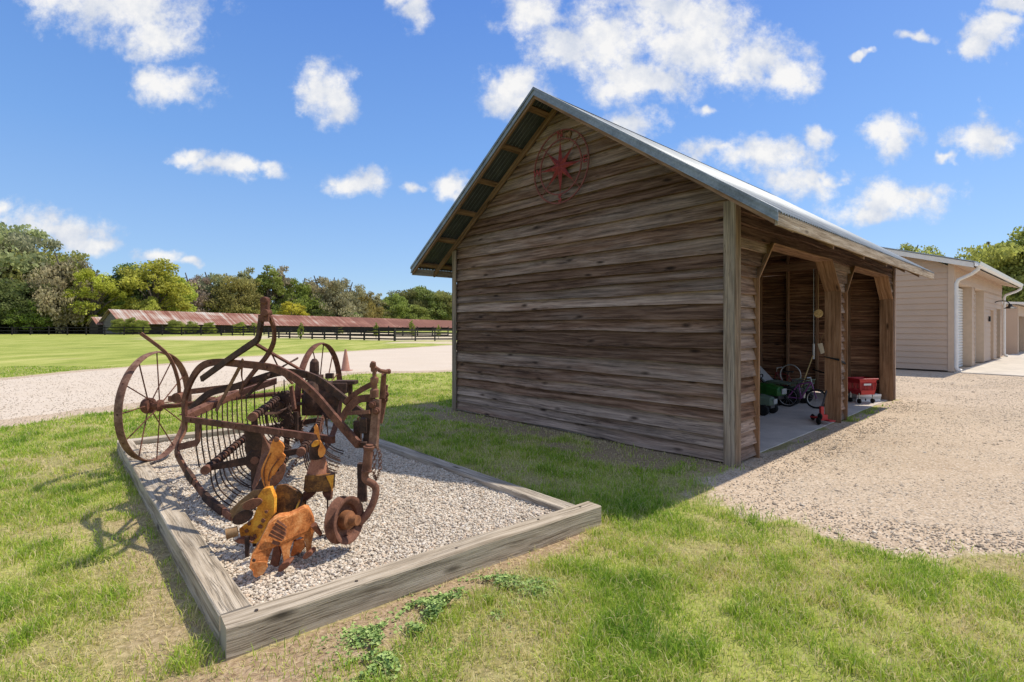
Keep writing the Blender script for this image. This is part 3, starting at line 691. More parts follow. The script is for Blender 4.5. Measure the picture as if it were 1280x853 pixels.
def sheet(name, poly, inset, z, mat, step, clip):
    # cells of a grid well inside the ragged edge, so the ground's own blend makes the border
    x0, x1 = max(min(p[0] for p in poly), clip[0]), min(max(p[0] for p in poly), clip[1]); y0, y1 = max(min(p[1] for p in poly), clip[2]), min(max(p[1] for p in poly), clip[3])
    gx = np.arange(x0, x1, step); gy = np.arange(y0, y1, step); Xg, Yg = np.meshgrid(gx, gy)
    g_, _, _ = masks(Xg.ravel(), Yg.ravel()); sdv = sdist(Xg.ravel(), Yg.ravel(), poly)
    ok = ((g_ > .995) & (sdv > inset+.35)).reshape(Xg.shape); q = ok[:-1,:-1] & ok[1:,:-1] & ok[:-1,1:] & ok[1:,1:]
    id_ = np.arange(Xg.size).reshape(Xg.shape); Fc = np.stack([id_[:-1,:-1][q], id_[:-1,1:][q], id_[1:,1:][q], id_[1:,:-1][q]], 1)
    used, inv = np.unique(Fc, return_inverse=True)
    full = np.zeros(ok.shape); full[:-1,:-1] += q; full[1:,:-1] += q; full[:-1,1:] += q; full[1:,1:] += q
    V = np.stack([Xg.ravel()[used], Yg.ravel()[used], np.where(full.ravel()[used] > 3.5, z, -.006)], 1)
    tag(npmesh(name, V, inv.reshape(Fc.shape), mat), kind='structure')
sheet('gravel_yard', yard, .05, .004, M_GRAVEL, .12, (-5, 40, 1, 45))
sheet('gravel_road', road, .1, .0085, M_ROAD, .25, (-45, 14, 5, 60))

# ------------------------------------------------------------ stones
def ico():
    bm = bmesh.new(); bmesh.ops.create_icosphere(bm, subdivisions=1, radius=1); v = np.array([p.co[:] for p in bm.verts]); f = np.array([[q.index for q in p.verts] for p in bm.faces]); bm.free(); return v, f
IV, IF = ico()
def stones(name, pts, rad, mat, flat=.7, parent=None):
    n = len(pts); A = RNG.normal(size=(n, 3, 3)); Q, _ = np.linalg.qr(A)
    sc = rad[:, None]*RNG.uniform(.65, 1.25, (n, 3))
    V = IV[None]*sc[:, None, :]; V = V*(1+RNG.uniform(-.16, .16, V.shape)); V = np.einsum('nij,nkj->nki', Q, V); V[:, :, 2] *= flat
    V = V+pts[:, None, :]; Fc = (IF[None]+np.arange(n)[:, None, None]*len(IV)).reshape(-1, 3)
    r = np.repeat(RNG.random(n), len(IF)); return npmesh(name, V.reshape(-1, 3), Fc, mat, {'rnd': ('FACE', r)}, parent)
M_PEB = stone_mat('white_pebbles', [(.36,.29,.22), (.56,.48,.38), (.68,.60,.49), (.78,.71,.60), (.64,.49,.35), (.86,.81,.72)])
M_CHIP = stone_mat('gravel_chips', [(.24,.19,.15), (.38,.31,.23), (.50,.41,.31), (.60,.50,.385), (.72,.64,.53)])
i1 = bA+n1*.12; 
inner = [xy(bA+n1*.13+e1*.12), xy(bB+n1*.13-e1*.2), xy(bB+eL*(LS2-.1)-e1*.2), xy(bA+eL*(LS2-.1)+e1*.12)]
ii = np.array(inner); N = 110000
px = RNG.uniform(ii[:,0].min(), ii[:,0].max(), N*2); py = RNG.uniform(ii[:,1].min(), ii[:,1].max(), N*2)
ok = (sdist(px, py, inner) > -.01); px, py = px[ok][:N], py[ok][:N]
def bedz(x, y): return .085+(fbm(x*3, y*3, 77, 3)-.5)*.045
rad = RNG.uniform(.0055, .0125, len(px)); pz = bedz(px, py)+RNG.uniform(-.006, .008, len(px))
tag(stones('bed_pebbles', np.stack([px, py, pz], 1), rad, M_PEB), 'pale crushed stone filling the timber-edged bed under the rusty rake', 'pebbles', kind='stuff')
gx = np.linspace(0, 1, 60); Xb, Yb = np.meshgrid(gx, gx); q = [np.array(p) for p in inner]
PX = (q[0][0]*(1-Xb)+q[1][0]*Xb)*(1-Yb)+(q[3][0]*(1-Xb)+q[2][0]*Xb)*Yb; PY = (q[0][1]*(1-Xb)+q[1][1]*Xb)*(1-Yb)+(q[3][1]*(1-Xb)+q[2][1]*Xb)*Yb
idb = np.arange(3600).reshape(60, 60); Fb = np.stack([idb[:-1,:-1].ravel(), idb[:-1,1:].ravel(), idb[1:,1:].ravel(), idb[1:,:-1].ravel()], 1)
M_PB = paint_mat('pebble_bed', (.52,.46,.38), .95, .1, 0, .5, 60)
tag(npmesh('gravel_bed', np.stack([PX.ravel(), PY.ravel(), bedz(PX.ravel(), PY.ravel())-.004], 1), Fb, M_PB), kind='structure')
# loose chips of the yard
N = 110000; yy = 3.2+RNG.random(N)**1.2*13; xx = RNG.uniform(-.2, 1.15, N)*yy
g_, _, _ = masks(xx, yy); ok = (g_ > .45+RNG.random(N)*.5) & (sdist(xx, yy, BARN) < -.02) & (sdist(xx, yy, BLD2) < 0)
cl = fbm(xx*1.5, yy*1.5, 50, 3); ok &= cl > .2+RNG.random(N)*.5
xx, yy = xx[ok], yy[ok]; rad = RNG.uniform(.004, .0095, len(xx))*(1+(RNG.random(len(xx)) > .985)*1.3)*(.8+yy*.05)
tag(stones('loose_gravel', np.stack([xx, yy, .0035+rad*.08], 1), rad, M_CHIP, .5), 'small loose stones scattered over the sandy gravel yard', 'gravel', kind='stuff')
N = 14000; yy = 7+RNG.random(N)**1.2*10; xx = -RNG.uniform(0.0, 1.05, N)*yy; ok = (masks(xx, yy)[0] > .6) & (sdist(xx, yy, BED) < 0) & (sdist(xx, yy, BARN) < 0); xx, yy = xx[ok], yy[ok]
tag(stones('loose_gravel', np.stack([xx, yy, np.full(len(xx), .012)], 1), RNG.uniform(.006, .014, len(xx)), M_CHIP, .4), 'small loose stones scattered over the pale curving road', 'gravel', kind='stuff')
# ------------------------------------------------------------ grass
def grass_mat():
    t = NT('grass_blades', .6, .25); r = t.attr('rnd')
    c = t.ramp(r, [(0, (.78,.66,.40)), (.15, (.66,.60,.25)), (.3, (.52,.60,.10)), (.6, (.36,.52,.055)), (1, (.17,.31,.035))])
    t.color(c); tr = t.node('ShaderNodeBsdfTranslucent'); t.l.new(c, tr.inputs[0]); mx = t.node('ShaderNodeMixShader'); mx.inputs[0].default_value = .42
    t.l.new(t.b.outputs[0], mx.inputs[1]); t.l.new(tr.outputs[0], mx.inputs[2]); t.l.new(mx.outputs[0], t.n['Material Output'].inputs[0]); return t.m
M_GRASS = grass_mat()
def blades(x, y, z, h, w, lean, rn):
    n = len(x); a = RNG.uniform(0, 2*np.pi, n); dx, dy = np.cos(a), np.sin(a); b = RNG.uniform(0, 2*np.pi, n); lx, ly = np.cos(b)*lean*h, np.sin(b)*lean*h
    V = np.zeros((n, 5, 3))
    V[:,0] = np.stack([x-dx*w/2, y-dy*w/2, z], 1); V[:,1] = np.stack([x+dx*w/2, y+dy*w/2, z], 1)
    mx, my, mz = x+lx*.35, y+ly*.35, z+h*.6
    V[:,2] = np.stack([mx-dx*w*.42, my-dy*w*.42, mz], 1); V[:,3] = np.stack([mx+dx*w*.42, my+dy*w*.42, mz], 1)
    V[:,4] = np.stack([x+lx, y+ly, z+h*np.sqrt(np.clip(1-lean*lean*.5, .15, 1))], 1)
    T = np.array([[0,1,3],[0,3,2],[2,3,4]]); Fc = (T[None]+np.arange(n)[:,None,None]*5).reshape(-1, 3)
    return V.reshape(-1, 3), Fc, np.repeat(rn, 3)
def scatter(y0, y1, dens):
    x1 = y1*1.04+.4; A = (x1*2)*(y1-y0); N = int(A*dens); x = RNG.uniform(-x1, x1, N); y = RNG.uniform(y0, y1, N)
    k = np.abs(x) < y*1.04+.35; x, y = x[k], y[k]
    tx = np.round(x/.07+RNG.normal(0,.15,len(x)))*.07; 
    gr_, di, sa = masks(x, y)
    cl = fbm(x*6, y*6, 61, 3); big = fbm(x*1.1, y*1.1, 62, 3)
    p = (.30+2.3*np.clip(cl-.34, 0, .6)+.6*(big-.4))*(1-di*.93)*np.clip(1-gr_*1.25, 0, 1)
    p = np.where(gr_ > .3, p*.45+.010*(cl > .60)*(gr_ < .95), p)
    ok = (RNG.random(len(x)) < p) & (sdist(x, y, BED) < -.012) & (sdist(x, y, BARN) < -.02) & (sdist(x, y, BLD2) < 0)
    x, y, di, cl, big = x[ok], y[ok], di[ok], cl[ok], big[ok]
    j = .012; return x+RNG.normal(0, j, len(x)), y+RNG.normal(0, j, len(x)), di, cl, big
VV, FF, RR = [], [], []; off = 0
for y0, y1, dens, w, hh in ((1.7, 3.2, 17000, .0042, .058), (3.2, 5, 11000, .0052, .055), (5, 7.5, 5600, .0075, .052), (7.5, 12, 2300, .012, .046), (12, 19, 700, .018, .042)):
    x, y, di, cl, big = scatter(y0, y1, dens)
    h = hh*RNG.uniform(.35, 1.5, len(x))*(.35+cl*1.25)*(1-di*.3); lean = RNG.uniform(.15, 1.05, len(x))
    z = (fbm(x*.8, y*.8, 9, 3)-.5)*.03-.008
    tone = fbm(x*1.6, y*1.6, 63, 3); rn = np.clip(.46+(tone-.5)*1.1+(cl-.5)*.9+RNG.normal(0, .24, len(x))-di*.25, 0, 1)
    rn = np.where(RNG.random(len(x)) < .13, RNG.random(len(x))*.2, rn)
    v, f, r = blades(x, y, z, h, w, lean, rn); VV.append(v); FF.append(f+off); RR.append(r); off += len(v)
print('grass blades', off//5)
tag(npmesh('grass', np.concatenate(VV), np.concatenate(FF), M_GRASS, {'rnd': ('FACE', np.concatenate(RR))}), 'short patchy green and straw coloured grass over the lawn', 'grass', kind='stuff')
# dry straw litter on the bare soil by the bed
N = 9000; t_ = RNG.uniform(-1.0, 5.6, N); q_ = np.abs(RNG.normal(0, .45, N)); x = np.empty(N); y = np.empty(N)
hf = N//2; x[:hf] = bA.x+e1.x*t_[:hf]*.5-n1.x*q_[:hf]; y[:hf] = bA.y+e1.y*t_[:hf]*.5-n1.y*q_[:hf]; m_ = -e1
x[hf:] = bA.x+eL.x*t_[hf:]+m_.x*q_[hf:]; y[hf:] = bA.y+eL.y*t_[hf:]+m_.y*q_[hf:]
ok = sdist(x, y, BED) < -.02; x, y = x[ok], y[ok]
v, f, r = blades(x, y, np.full(len(x), .004)-.004, RNG.uniform(.02, .05, len(x)), .003, RNG.uniform(1.2, 1.9, len(x)), RNG.random(len(x))*.12)
v[4::5, 2] = .012; v[2::5, 2] = .008; v[3::5, 2] = .008
tag(npmesh('dry_straw', v, f, M_GRASS, {'rnd': ('FACE', r)}), 'dry straw lying on bare soil around the timber bed', 'straw', kind='stuff')
# weeds and tufts by the front timber
M_WEED = NT('weed_leaf', .6, .3); r_ = M_WEED.attr('rnd'); M_WEED.color(M_WEED.ramp(r_, [(0, (.16,.26,.07)), (.6, (.27,.39,.10)), (1, (.42,.52,.18))])); M_WEED = M_WEED.m
def weed(c, rx, ry, n, label, hz=.07):
    o0 = empty('weed_clump', c, label, 'weed', 'low leafy weeds by the front timber')
    x = RNG.normal(0, .5, n)*rx; y = RNG.normal(0, .5, n)*ry; kk = fbm(x*9+c.x*7, y*9+c.y*5, 8, 3) > .44+.12*RNG.random(n); x = x[kk]; y = y[kk]; n = len(x); rr = np.clip(1-(x/rx)**2-(y/ry)**2, 0, 1); lump = fbm(x*14+c.x*9, y*14, 5, 3)
    z = hz*rr*(.15+lump)*RNG.uniform(.4, 1, n)+.006
    sz = RNG.uniform(.005, .015, n)*(.7+.6*lump); A = RNG.normal(size=(n, 3, 3)); Q, _ = np.linalg.qr(A); Q[:, :, 2] *= 1
    u = Q[:, :, 0]; v = Q[:, :, 1]; u[:, 2] *= .5; v[:, 2] *= .5
    c0 = np.stack([x, y, z], 1); k = sz[:, None]
    V = np.stack([c0-u*k, c0-v*k*.7, c0+u*k, c0+v*k*.7], 1).reshape(-1, 3)
    Fc = np.arange(n*4).reshape(-1, 4); npmesh('leaves', V, Fc, M_WEED, {'rnd': ('FACE', RNG.random(n)**1.0)}, o0)
weed(G(493, 800), .26, .13, 2600, 'broad low weed clump nearest the camera below the front timber')
weed(G(572, 766), .30, .17, 5200, 'densest round weed clump in the middle below the front timber', .09)
weed(G(640, 738), .34, .16, 3600, 'weed clump merging into lawn near the right half of the front timber')
weed(G(478, 836), .18, .1, 1700, 'small weed patch at the bottom edge of the picture')
def tuft(c, n, h, sp, label):
    o0 = empty('grass_tuft', c, label, 'grass tuft')
    v, f, r = blades(RNG.normal(0, sp, n), RNG.normal(0, sp, n), np.zeros(n), h*RNG.uniform(.4, 1.2, n), .0045, RNG.uniform(.2, .9, n), np.clip(RNG.normal(.45, .25, n), 0, 1)); npmesh('blades', v, f, M_GRASS, {'rnd': ('FACE', r)}, o0)
tuft(G(240, 832), 150, .085, .045, 'tall grass tuft growing at the near left corner of the timber bed')
tuft(G(437, 835), 60, .05, .04, 'thin yellow-green tuft in bare soil below the front timber')
tuft(G(1068, 525)+Vector((-.12,-.1,0)), 70, .09, .05, 'weedy tuft at the foot of the barn post between the open bays')
# ------------------------------------------------------------ timber bed edging
tb = empty('timber_border', bA, 'rectangular raised border of weathered grey timbers round the pale stone bed', 'timber edging')
def timber(o, d, L, w, h, side, z=0.0):
    rr = random.random(); n = 14; rg = []
    for k in range(n+1):
        p = Vector(o)+d*(L*k/n)+UP*z; a = mnoise.noise(Vector((rr*50+k*.3, 0, 0)))*.006; b = mnoise.noise(Vector((rr*50+k*.3, 5, 0)))*.006
        c = .007
        rg.append([p+side*(c+a)-UP*.03, p+side*a+UP*c-UP*.03, p+side*a+UP*(h-c+b), p+side*(c+a)+UP*(h+b), p+side*(w-c+a)+UP*(h+b), p+side*(w+a)+UP*(h-c+b), p+side*(w+a)-UP*.03])
    mb = MB(); mb.ring(rg, True, rr, vs=[0, .01, h, h+.01, h+w, h+w+.01, 2*h+w, 2*h+w*2]); return mb
timber(bA, e1, LB, .142, .148, n1).build('timber', M_TIMBER, tb)
nL = Vector((eL.y, -eL.x, 0))
sL = bA+eL*.152+e1*.004
timber(sL, eL, LS2-.16, .142, .146, nL).build('timber', M_TIMBER, tb)
nR = -nL; timber(bB-e1*.10+eL*.152, eL, LS2-.16, .14, .135, nR).build('timber', M_TIMBER, tb)
timber(bA+eL*LS2+n1*.004, e1, LB, .142, .142, n1).build('timber', M_TIMBER, tb)
M_NAIL = paint_mat('nail_head', (.10,.08,.07), .6, .4, .5)
for q in (.14, .62, 1.25, 1.95, 2.36):
    mb = MB(); mb.lathe(bA+e1*q+n1*(.04+random.random()*.06)+UP*.146, UP, [(.009, 0), (.009, .006), (0, .007)], 8); mb.build('nail', M_NAIL, tb)
# ------------------------------------------------------------ trees
def leaf_mat():
    t = NT('tree_foliage', .65, .2); oi = t.node('ShaderNodeObjectInfo'); r = t.attr('rnd')
    k = t.ramp(r, [(0, .35), (.5, 1.0), (1, 1.9)])
    c = t.mix(1.0, oi.outputs['Color'], k, 'MULTIPLY'); t.color(c)
    tr = t.node('ShaderNodeBsdfTranslucent'); t.l.new(c, tr.inputs[0]); mx = t.node('ShaderNodeMixShader'); mx.inputs[0].default_value = .42
    t.l.new(t.b.outputs[0], mx.inputs[1]); t.l.new(tr.outputs[0], mx.inputs[2]); t.l.new(mx.outputs[0], t.n['Material Output'].inputs[0]); return t.m
M_LEAF = leaf_mat(); M_BARK = rust_mat('bark', (.06,.05,.04), (.12,.10,.085), (.2,.18,.16), 3, .95, 0)
def tree_proto(seed, H, Rr, zc, clumps, leaves, ls, droop=0.0, open_=0.0):
    rg = np.random.default_rng(seed); rr = random.Random(seed); tr = MB(); cps = []
    nst = 3
    tr.sweep([(0,0,-.3), (rr.uniform(-.2,.2), rr.uniform(-.2,.2), H*.25), (rr.uniform(-.6,.6), rr.uniform(-.6,.6), H*.6), (rr.uniform(-.9,.9), rr.uniform(-.9,.9), H*.9)], H*.025, sides=8, smooth=4, taper=.25)
    for k in range(clumps):
        th = rr.uniform(0, 2*math.pi); ph = math.acos(rr.uniform(-.75, 1)); q = rr.uniform(.55, 1.0)**.6
        lump = .72+.45*mnoise.noise(Vector((math.cos(th)*1.3+seed, math.sin(th)*1.3, math.cos(ph)*1.5)))
        q = min(q, .9) if ph < .6 else q
        x = Rr*q*math.sin(ph)*math.cos(th)*lump*1.15; y = Rr*q*math.sin(ph)*math.sin(th)*lump*1.15; z = H*zc+(H*(1-zc))*.98*q*math.cos(ph)*(lump if ph < 1.4 else 1.1)*(1.0 if ph < 1.57 else zc/(1-zc)*.9)
        cps.append((x, y, max(z, H*.07)))
    for c in cps[:22]:
        m = Vector(c); b = Vector((0, 0, max(H*.2, m.z*.5))); tr.sweep([b, b.lerp(m, .5)+Vector((0,0,H*.03)), m], H*.008, sides=5, smooth=3, taper=.3)
    n = leaves; ci = rg.integers(0, clumps, n); cp = np.array(cps)[ci]
    cs = rg.uniform(.13, .26, clumps)[ci]*Rr; d = rg.normal(size=(n, 3)); d /= np.linalg.norm(d, axis=1)[:, None]
    rad = rg.random(n)**.4; pos = cp+d*(cs*rad)[:, None]*np.array([1.15, 1.15, .8]); pos[:, 2] -= droop*rg.random(n)**2*H*.09
    pos[:, 2] = np.clip(pos[:, 2], .1, None)
    A = rg.normal(size=(n, 3, 3)); Q, _ = np.linalg.qr(A); u, v = Q[:, :, 0], Q[:, :, 1]; k = (ls*rg.uniform(.5, 1.3, n))[:, None]
    if droop: v = v*np.array([.5, .5, 1.6])
    V = np.stack([pos-u*k, pos-v*k*.7, pos+u*k, pos+v*k*.7], 1).reshape(-1, 3)
    r = np.clip(.42+rg.normal(0, .12, n)+(rg.uniform(-.16, .16, clumps)[ci]), 0, 1)
    return tr, V, np.arange(n*4).reshape(-1, 4), r
PROT = []
for sd, H, Rr, zc, cl, lv, ls, dr in ((1, 14, 6.0, .45, 95, 15000, .22, 0), (2, 14, 5.2, .5, 80, 11000, .20, 0), (3, 14, 4.6, .45, 75, 12000, .20, .8), (4, 14, 6.6, .42, 110, 17000, .22, .3), (5, 14, 3.6, .5, 55, 7000, .20, .2), (6, 14, 5.6, .4, 90, 12000, .23, 1.0)):
    tr, V, Fc, r = tree_proto(sd, H, Rr, zc, cl, lv, ls, dr)
    e = empty('proto', (0,0,0)); tk = tr.build('trunk', M_BARK, e, smooth=True); cr = npmesh('crown', V, Fc, M_LEAF, {'rnd': ('FACE', r)}, e); PROT.append((tk.data, cr.data, H, Rr))
    for q in (tk, cr, e): bpy.data.objects.remove(q)
def tree(px, D, ytop, kind, col, label, width=1.0, group='trees along the far edge of the pasture', name='tree', cat='tree'):
    c = P(px, HZ, D); c.z = 0; H = EYE+(HZ-ytop)/F*D; tm, cm, H0, R0 = PROT[kind]; e = empty(name, c, label, cat, group)
    s = H/H0; e.rotation_euler.z = random.uniform(0, 6.28); e.scale = (s*width, s*width, s)
    a = link('trunk', tm, e); b = link('crown', cm, e); b.color = (*col, 1); return e
gY = (.55,.53,.09); gD = (.21,.26,.08); gM = (.33,.38,.10); gG = (.44,.42,.25); gO = (.42,.41,.12); gL = (.53,.57,.11)
TL = [(-30,105,255,3,gG,1.2),(8,109,272,3,gG,1.1),(18,110,322,0,gM,1.2),(52,109,300,3,gO,1.0),(78,104,306,5,gG,.9),(95,109,314,0,gM,1.0),(118,104,330,1,gY,.95),(150,120,340,3,gD,1.0),(172,116,322,0,gD,1.1),(192,112,316,1,gY,1.15),(212,118,330,0,gL,.8),(238,135,333,5,gG,1.0),(262,140,332,2,gG,1.1),(288,140,334,3,gO,1.0),(312,150,330,4,gG,1.1),(335,150,327,4,gM,1.2),(354,155,328,4,gG,1.2),(376,155,340,5,gM,1.0),(398,160,337,2,gG,1.2),(418,160,339,5,gG,1.1),(436,165,346,2,gG,1.2),(455,170,358,5,gO,1.2),(474,175,364,4,gG,1.2),(490,180,362,0,gM,1.1),(514,200,354,3,gD,1.1),(532,200,352,0,gM,1.1),(552,205,357,3,gM,1.1),(572,208,358,0,gO,1.1),(600,215,358,3,gM,1.1),
      (20,100,340,3,gD,1.3),(85,108,352,0,gD,1.3),(130,118,350,5,gD,1.3),(225,150,352,3,gD,1.3),(275,158,352,0,gD,1.3),(325,165,354,3,gM,1.3),(365,170,356,0,gD,1.3),(410,172,360,5,gD,1.3),(450,178,370,3,gD,1.3),(500,210,370,0,gD,1.3),(545,215,368,3,gD,1.3)]
low = [(40,99,372,0,gM,1.2),(76,109,378,1,gO,1.2),(100,111,365,5,gO,1.0),(185,108,366,0,gL,.9),(222,125,370,1,gL,1.1),(310,140,378,0,gO,1.3),(365,142,374,1,gY,1.3),(2,108,384,0,gO,1.3),(405,155,384,3,gM,1.5),(440,160,386,0,gM,1.5),(480,175,384,3,gM,1.5),(520,190,378,0,gM,1.5),(560,205,382,3,gM,1.5),(255,135,380,3,gD,1.5),(340,145,384,3,gM,1.5),(150,110,372,3,gM,1.5)]
tone = {gY:'yellow-green', gD:'dark green', gM:'mid green', gG:'grey-green moss-hung', gO:'olive green', gL:'bright lime green'}
def where(px):
    if px < 0: return 'at the left edge of the far tree line'
    if px < 110: return 'in the tall far left group'
    if px < 235: return 'above the left end of the long rusty roof'
    if px < 300: return 'above the left rear of the rusty rake'
    if px < 372: return 'above the raised lever of the rusty rake'
    if px < 450: return 'above the middle of the long rusty roof'
    if px < 505: return 'above the two white grain tanks'
    return 'left of the wooden barn'
seen = {}
ents = [(t, 0) for t in TL[:29]]+[(t, 1) for t in TL[29:]]+[(t, 2) for t in low]
for (px_, D_, yt, k_, c_, w_), lv in ents:
    base = f"{['tall','rear',  'low bushy'][lv]} {tone[c_]} tree {where(px_)}"
    seen[base] = seen.get(base, 0)+1
    ents_same = base
    lab = base if seen[base] == 1 else base.replace(' tree ', ' tree, %s, ' % {2: 'next', 3: 'third', 4: 'fourth'}.get(seen[base], 'last'))
    tree(px_, D_, yt, k_, tuple(x*random.uniform(.85, 1.15) for x in c_), lab, w_)
rt = [(1246,62,288,3,(.44,.46,.12),1.0,'large sunlit oak rising behind the tan building at the right edge'),(1300,60,268,0,(.38,.42,.11),1.0,'tall oak at the right edge of the picture behind the open shed'),(1142,75,294,1,(.46,.48,.14),.7,'small treetop showing over the roof of the tan building'),(1163,80,302,4,(.44,.46,.14),.9,'smaller treetop just right of the one over the tan roof'),(1262,75,340,5,(.26,.3,.09),1.2,'dark lower tree behind the open tan shed'),(1225,85,325,3,(.34,.38,.1),1.2,'tree between the tan building and the large right oak')]
for px_, D_, yt, k_, c_, w_, lab in rt: tree(px_, D_, yt, k_, c_, lab, w_, group='trees behind the buildings on the right')
# shrubs in front of the long barn and saplings
for i, (px_, D_, yt, w_, lab) in enumerate([(150,92,396,1.3,'leafy citrus bush before the left end of the rusty barn'),(166,92,395,1.2,'leafy citrus bush second from the left before the rusty barn'),(178,92,398,1.0,'small citrus bush third from the left before the rusty barn'),(219,93,398,1.3,'citrus bush above the lever handle of the left rake wheel'),(240,93,400,1.2,'low citrus bush between two others before the rusty barn'),(262,94,401,1.0,'small round citrus bush right of the left rake wheel'),(300,95,401,1.3,'citrus bush left of the rake lever before the rusty barn'),(318,96,402,1.0,'citrus bush touching the left side of the rake lever'),(425,92,408,.9,'small citrus bush half way along the four-rail fence')]):
    tree(px_, D_, yt, (0, 1, 3)[i % 3], (.36,.40,.09), lab, w_, 'citrus bushes before the long barn', 'citrus_bush', 'bush')
for px_, D_, yt, lab in ((376,57,402,'young sapling with pale trunk before the fence left of the right rake wheel'),(470,60,402,'young sapling behind the fence below the white grain tanks'),(515,62,399,'thin upright sapling behind the fence nearest the wooden barn'),(548,62,405,'low sapling against the wooden barn edge behind the fence')):
    tree(px_, D_, yt, 4, (.36,.42,.09), lab, .75, 'young saplings along the paddock fence', 'sapling', 'sapling')
# dark understory behind everything
N = 60000; pxu = RNG.uniform(-60, 640, N); Du = np.interp(pxu, [-60, 120, 300, 640], [100, 120, 160, 222])+RNG.uniform(-2, 8, N)
zu = RNG.random(N)**.8*np.interp(pxu, [-60, 120, 640], [9, 8, 8])*(.6+.5*fbm(pxu*.05, pxu*0, 3, 3)); xu = (pxu-640)/F*Du
A = RNG.normal(size=(N, 3, 3)); Q, _ = np.linalg.qr(A); u, v = Q[:,:,0]*.55, Q[:,:,1]*.4; c0 = np.stack([xu, Du, zu], 1)
o = npmesh('understory', np.stack([c0-u, c0-v, c0+u, c0+v], 1).reshape(-1, 3), np.arange(N*4).reshape(-1, 4), M_LEAF, {'rnd': ('FACE', np.clip(RNG.normal(.4, .15, N), 0, 1))}); o.color = (.14,.17,.06,1)
tag(o, 'dense dark undergrowth filling the far wood behind the long barn', 'undergrowth', kind='stuff')
# ------------------------------------------------------------ the rusty hay rake
M_R1 = rust_mat('dark_rust', (.055,.025,.017), (.14,.057,.037), (.28,.13,.085), 10)
M_R2 = rust_mat('warm_rust', (.08,.035,.024), (.19,.085,.055), (.33,.17,.11), 12)
M_R3 = rust_mat('black_grease_iron', (.022,.015,.013), (.065,.036,.027), (.15,.075,.05), 14)
M_R4 = rust_mat('wheel_rim_rust', (.07,.03,.022), (.22,.115,.08), (.38,.24,.17), 8)
hr = empty('hay_rake', Vector((-2.3, 4.6, .1)), 'antique rusted iron side-delivery hay rake with two spoked wheels standing on pale stone', 'hay rake')
X1, Y1 = Vector((1,0,0)), Vector((0,1,0))
def part(name, mb, mat=None, parent=None, smooth=False, bevel=0): return mb.build(name, mat or M_R1, parent or hr, smooth=smooth, bevel=bevel)
def bolts(mb, pts, nrm, r=.011, h=.010):
    for p in pts: mb.lathe(p, nrm, [(r, 0), (r, h), (0, h)], 6)
# wheels -----------------------------------------------------
def wheel(c, ax, rad, wid, nsp, hubout, mrim, sh=0.0):
    ax = Vector(ax).normalized(); U = UP; V = ax.cross(U).normalized()
    def pt(a, r, h=0): return c+(U*math.sin(a)+V*math.cos(a))*r+ax*h
    rim = MB(); n = 72; rg = []
    for k in range(n):
        a = 2*math.pi*k/n; rg.append([pt(a, rad-.006, -wid/2), pt(a, rad+.003, 0), pt(a, rad-.006, wid/2), pt(a, rad-.013, wid/2), pt(a, rad-.007, 0), pt(a, rad-.013, -wid/2)])
    rim.ring(rg, loop=True)
    w = part('wheel', rim, mrim, smooth=True)
    hb = MB(); hb.lathe(c-ax*.04, ax, [(.03, -.02), (.062, 0), (.062, .02), (.045, .03), (.04, hubout*.7), (.078, hubout*.75), (.084, hubout+.02), (.07, hubout+.045), (.035, hubout+.05), (.03, hubout+.07), (0, hubout+.07)], 20); part('hub', hb, M_R1, w, True)
    for k in range(nsp):
        a = 2*math.pi*k/nsp+sh; o_ = .0 if k % 2 else hubout*.85
        sp_ = MB(); sp_.sweep([pt(a+.08*(1 if k % 2 else -1), .05, o_-.03), pt(a, rad-.012, 0)], .0065, sides=6); sp_.lathe(pt(a, rad-.004, 0), pt(a, 1)-c, [(.012, 0), (.009, .008), (0, .009)], 8); part('spoke', sp_, M_R1, w, True)
    return w
WL = P(196, 508, 5.3); WL.z = .12+.56; WR = P(401, 490, 5.6); WR.z = .12+.60
wheel(WL, (-1, -.04, .0), .56, .075, 12, .12, M_R4); wheel(WR, (1, -.02, .0), .60, .065, 12, .08, M_R1, .13)
ax_ = MB(); ax_.sweep([WL+X1*-.1, WL+X1*.2, P(340, 493, 5.45), WR], .024, sides=10, smooth=3); ax_.lathe(P(262, 501, 5.35), X1, [(.04, -.05), (.04, .05)], 12); part('axle', ax_, M_R1, smooth=True)
# flat bar helper
def bar(name, pts, w, t=.014, nrm=(.25,.97,0), mat=None, smooth=6, bolt=None, **k):
    mb = MB(); mb.sweep(pts, w, t, nrm=Vector(nrm), smooth=smooth, **k)
    if bolt:
        pp = catmull([Vector(p) for p in pts], 12) if len(pts) > 2 else [Vector(pts[0]).lerp(Vector(pts[1]), q/20) for q in range(21)]
        for b in bolt: bolts(mb, [pp[int(b*(len(pp)-1))]-Vector(nrm).normalized()*t*.5], -Vector(nrm))
    return part(name, mb, mat)
def DA(px): return 1/(.2273+(px-234)*.000321)
A = lambda x, y: P(x, y, DA(x))
nA = (A(420, 500)-A(240, 500)); nA = Vector((-nA.y, nA.x, 0)).normalized()
bar('frame_beam', [A(231, 524), A(231, 500), A(238, 478), A(250, 460), A(268, 453), A(300, 455), A(335, 459), A(352, 464), A(372, 475), A(394, 494), A(418, 522), A(448, 556)], .056, .022, nA, bolt=(.35, .55, .8))
bar('skid_hoop', [A(231, 524), A(230, 540), P(221, 562, 4.3), P(229, 582, 4.22), P(243, 603, 4.1), P(262, 626, 3.93), P(290, 647, 3.74)], .055, .020, nA, M_R2, bolt=(.4, .7))
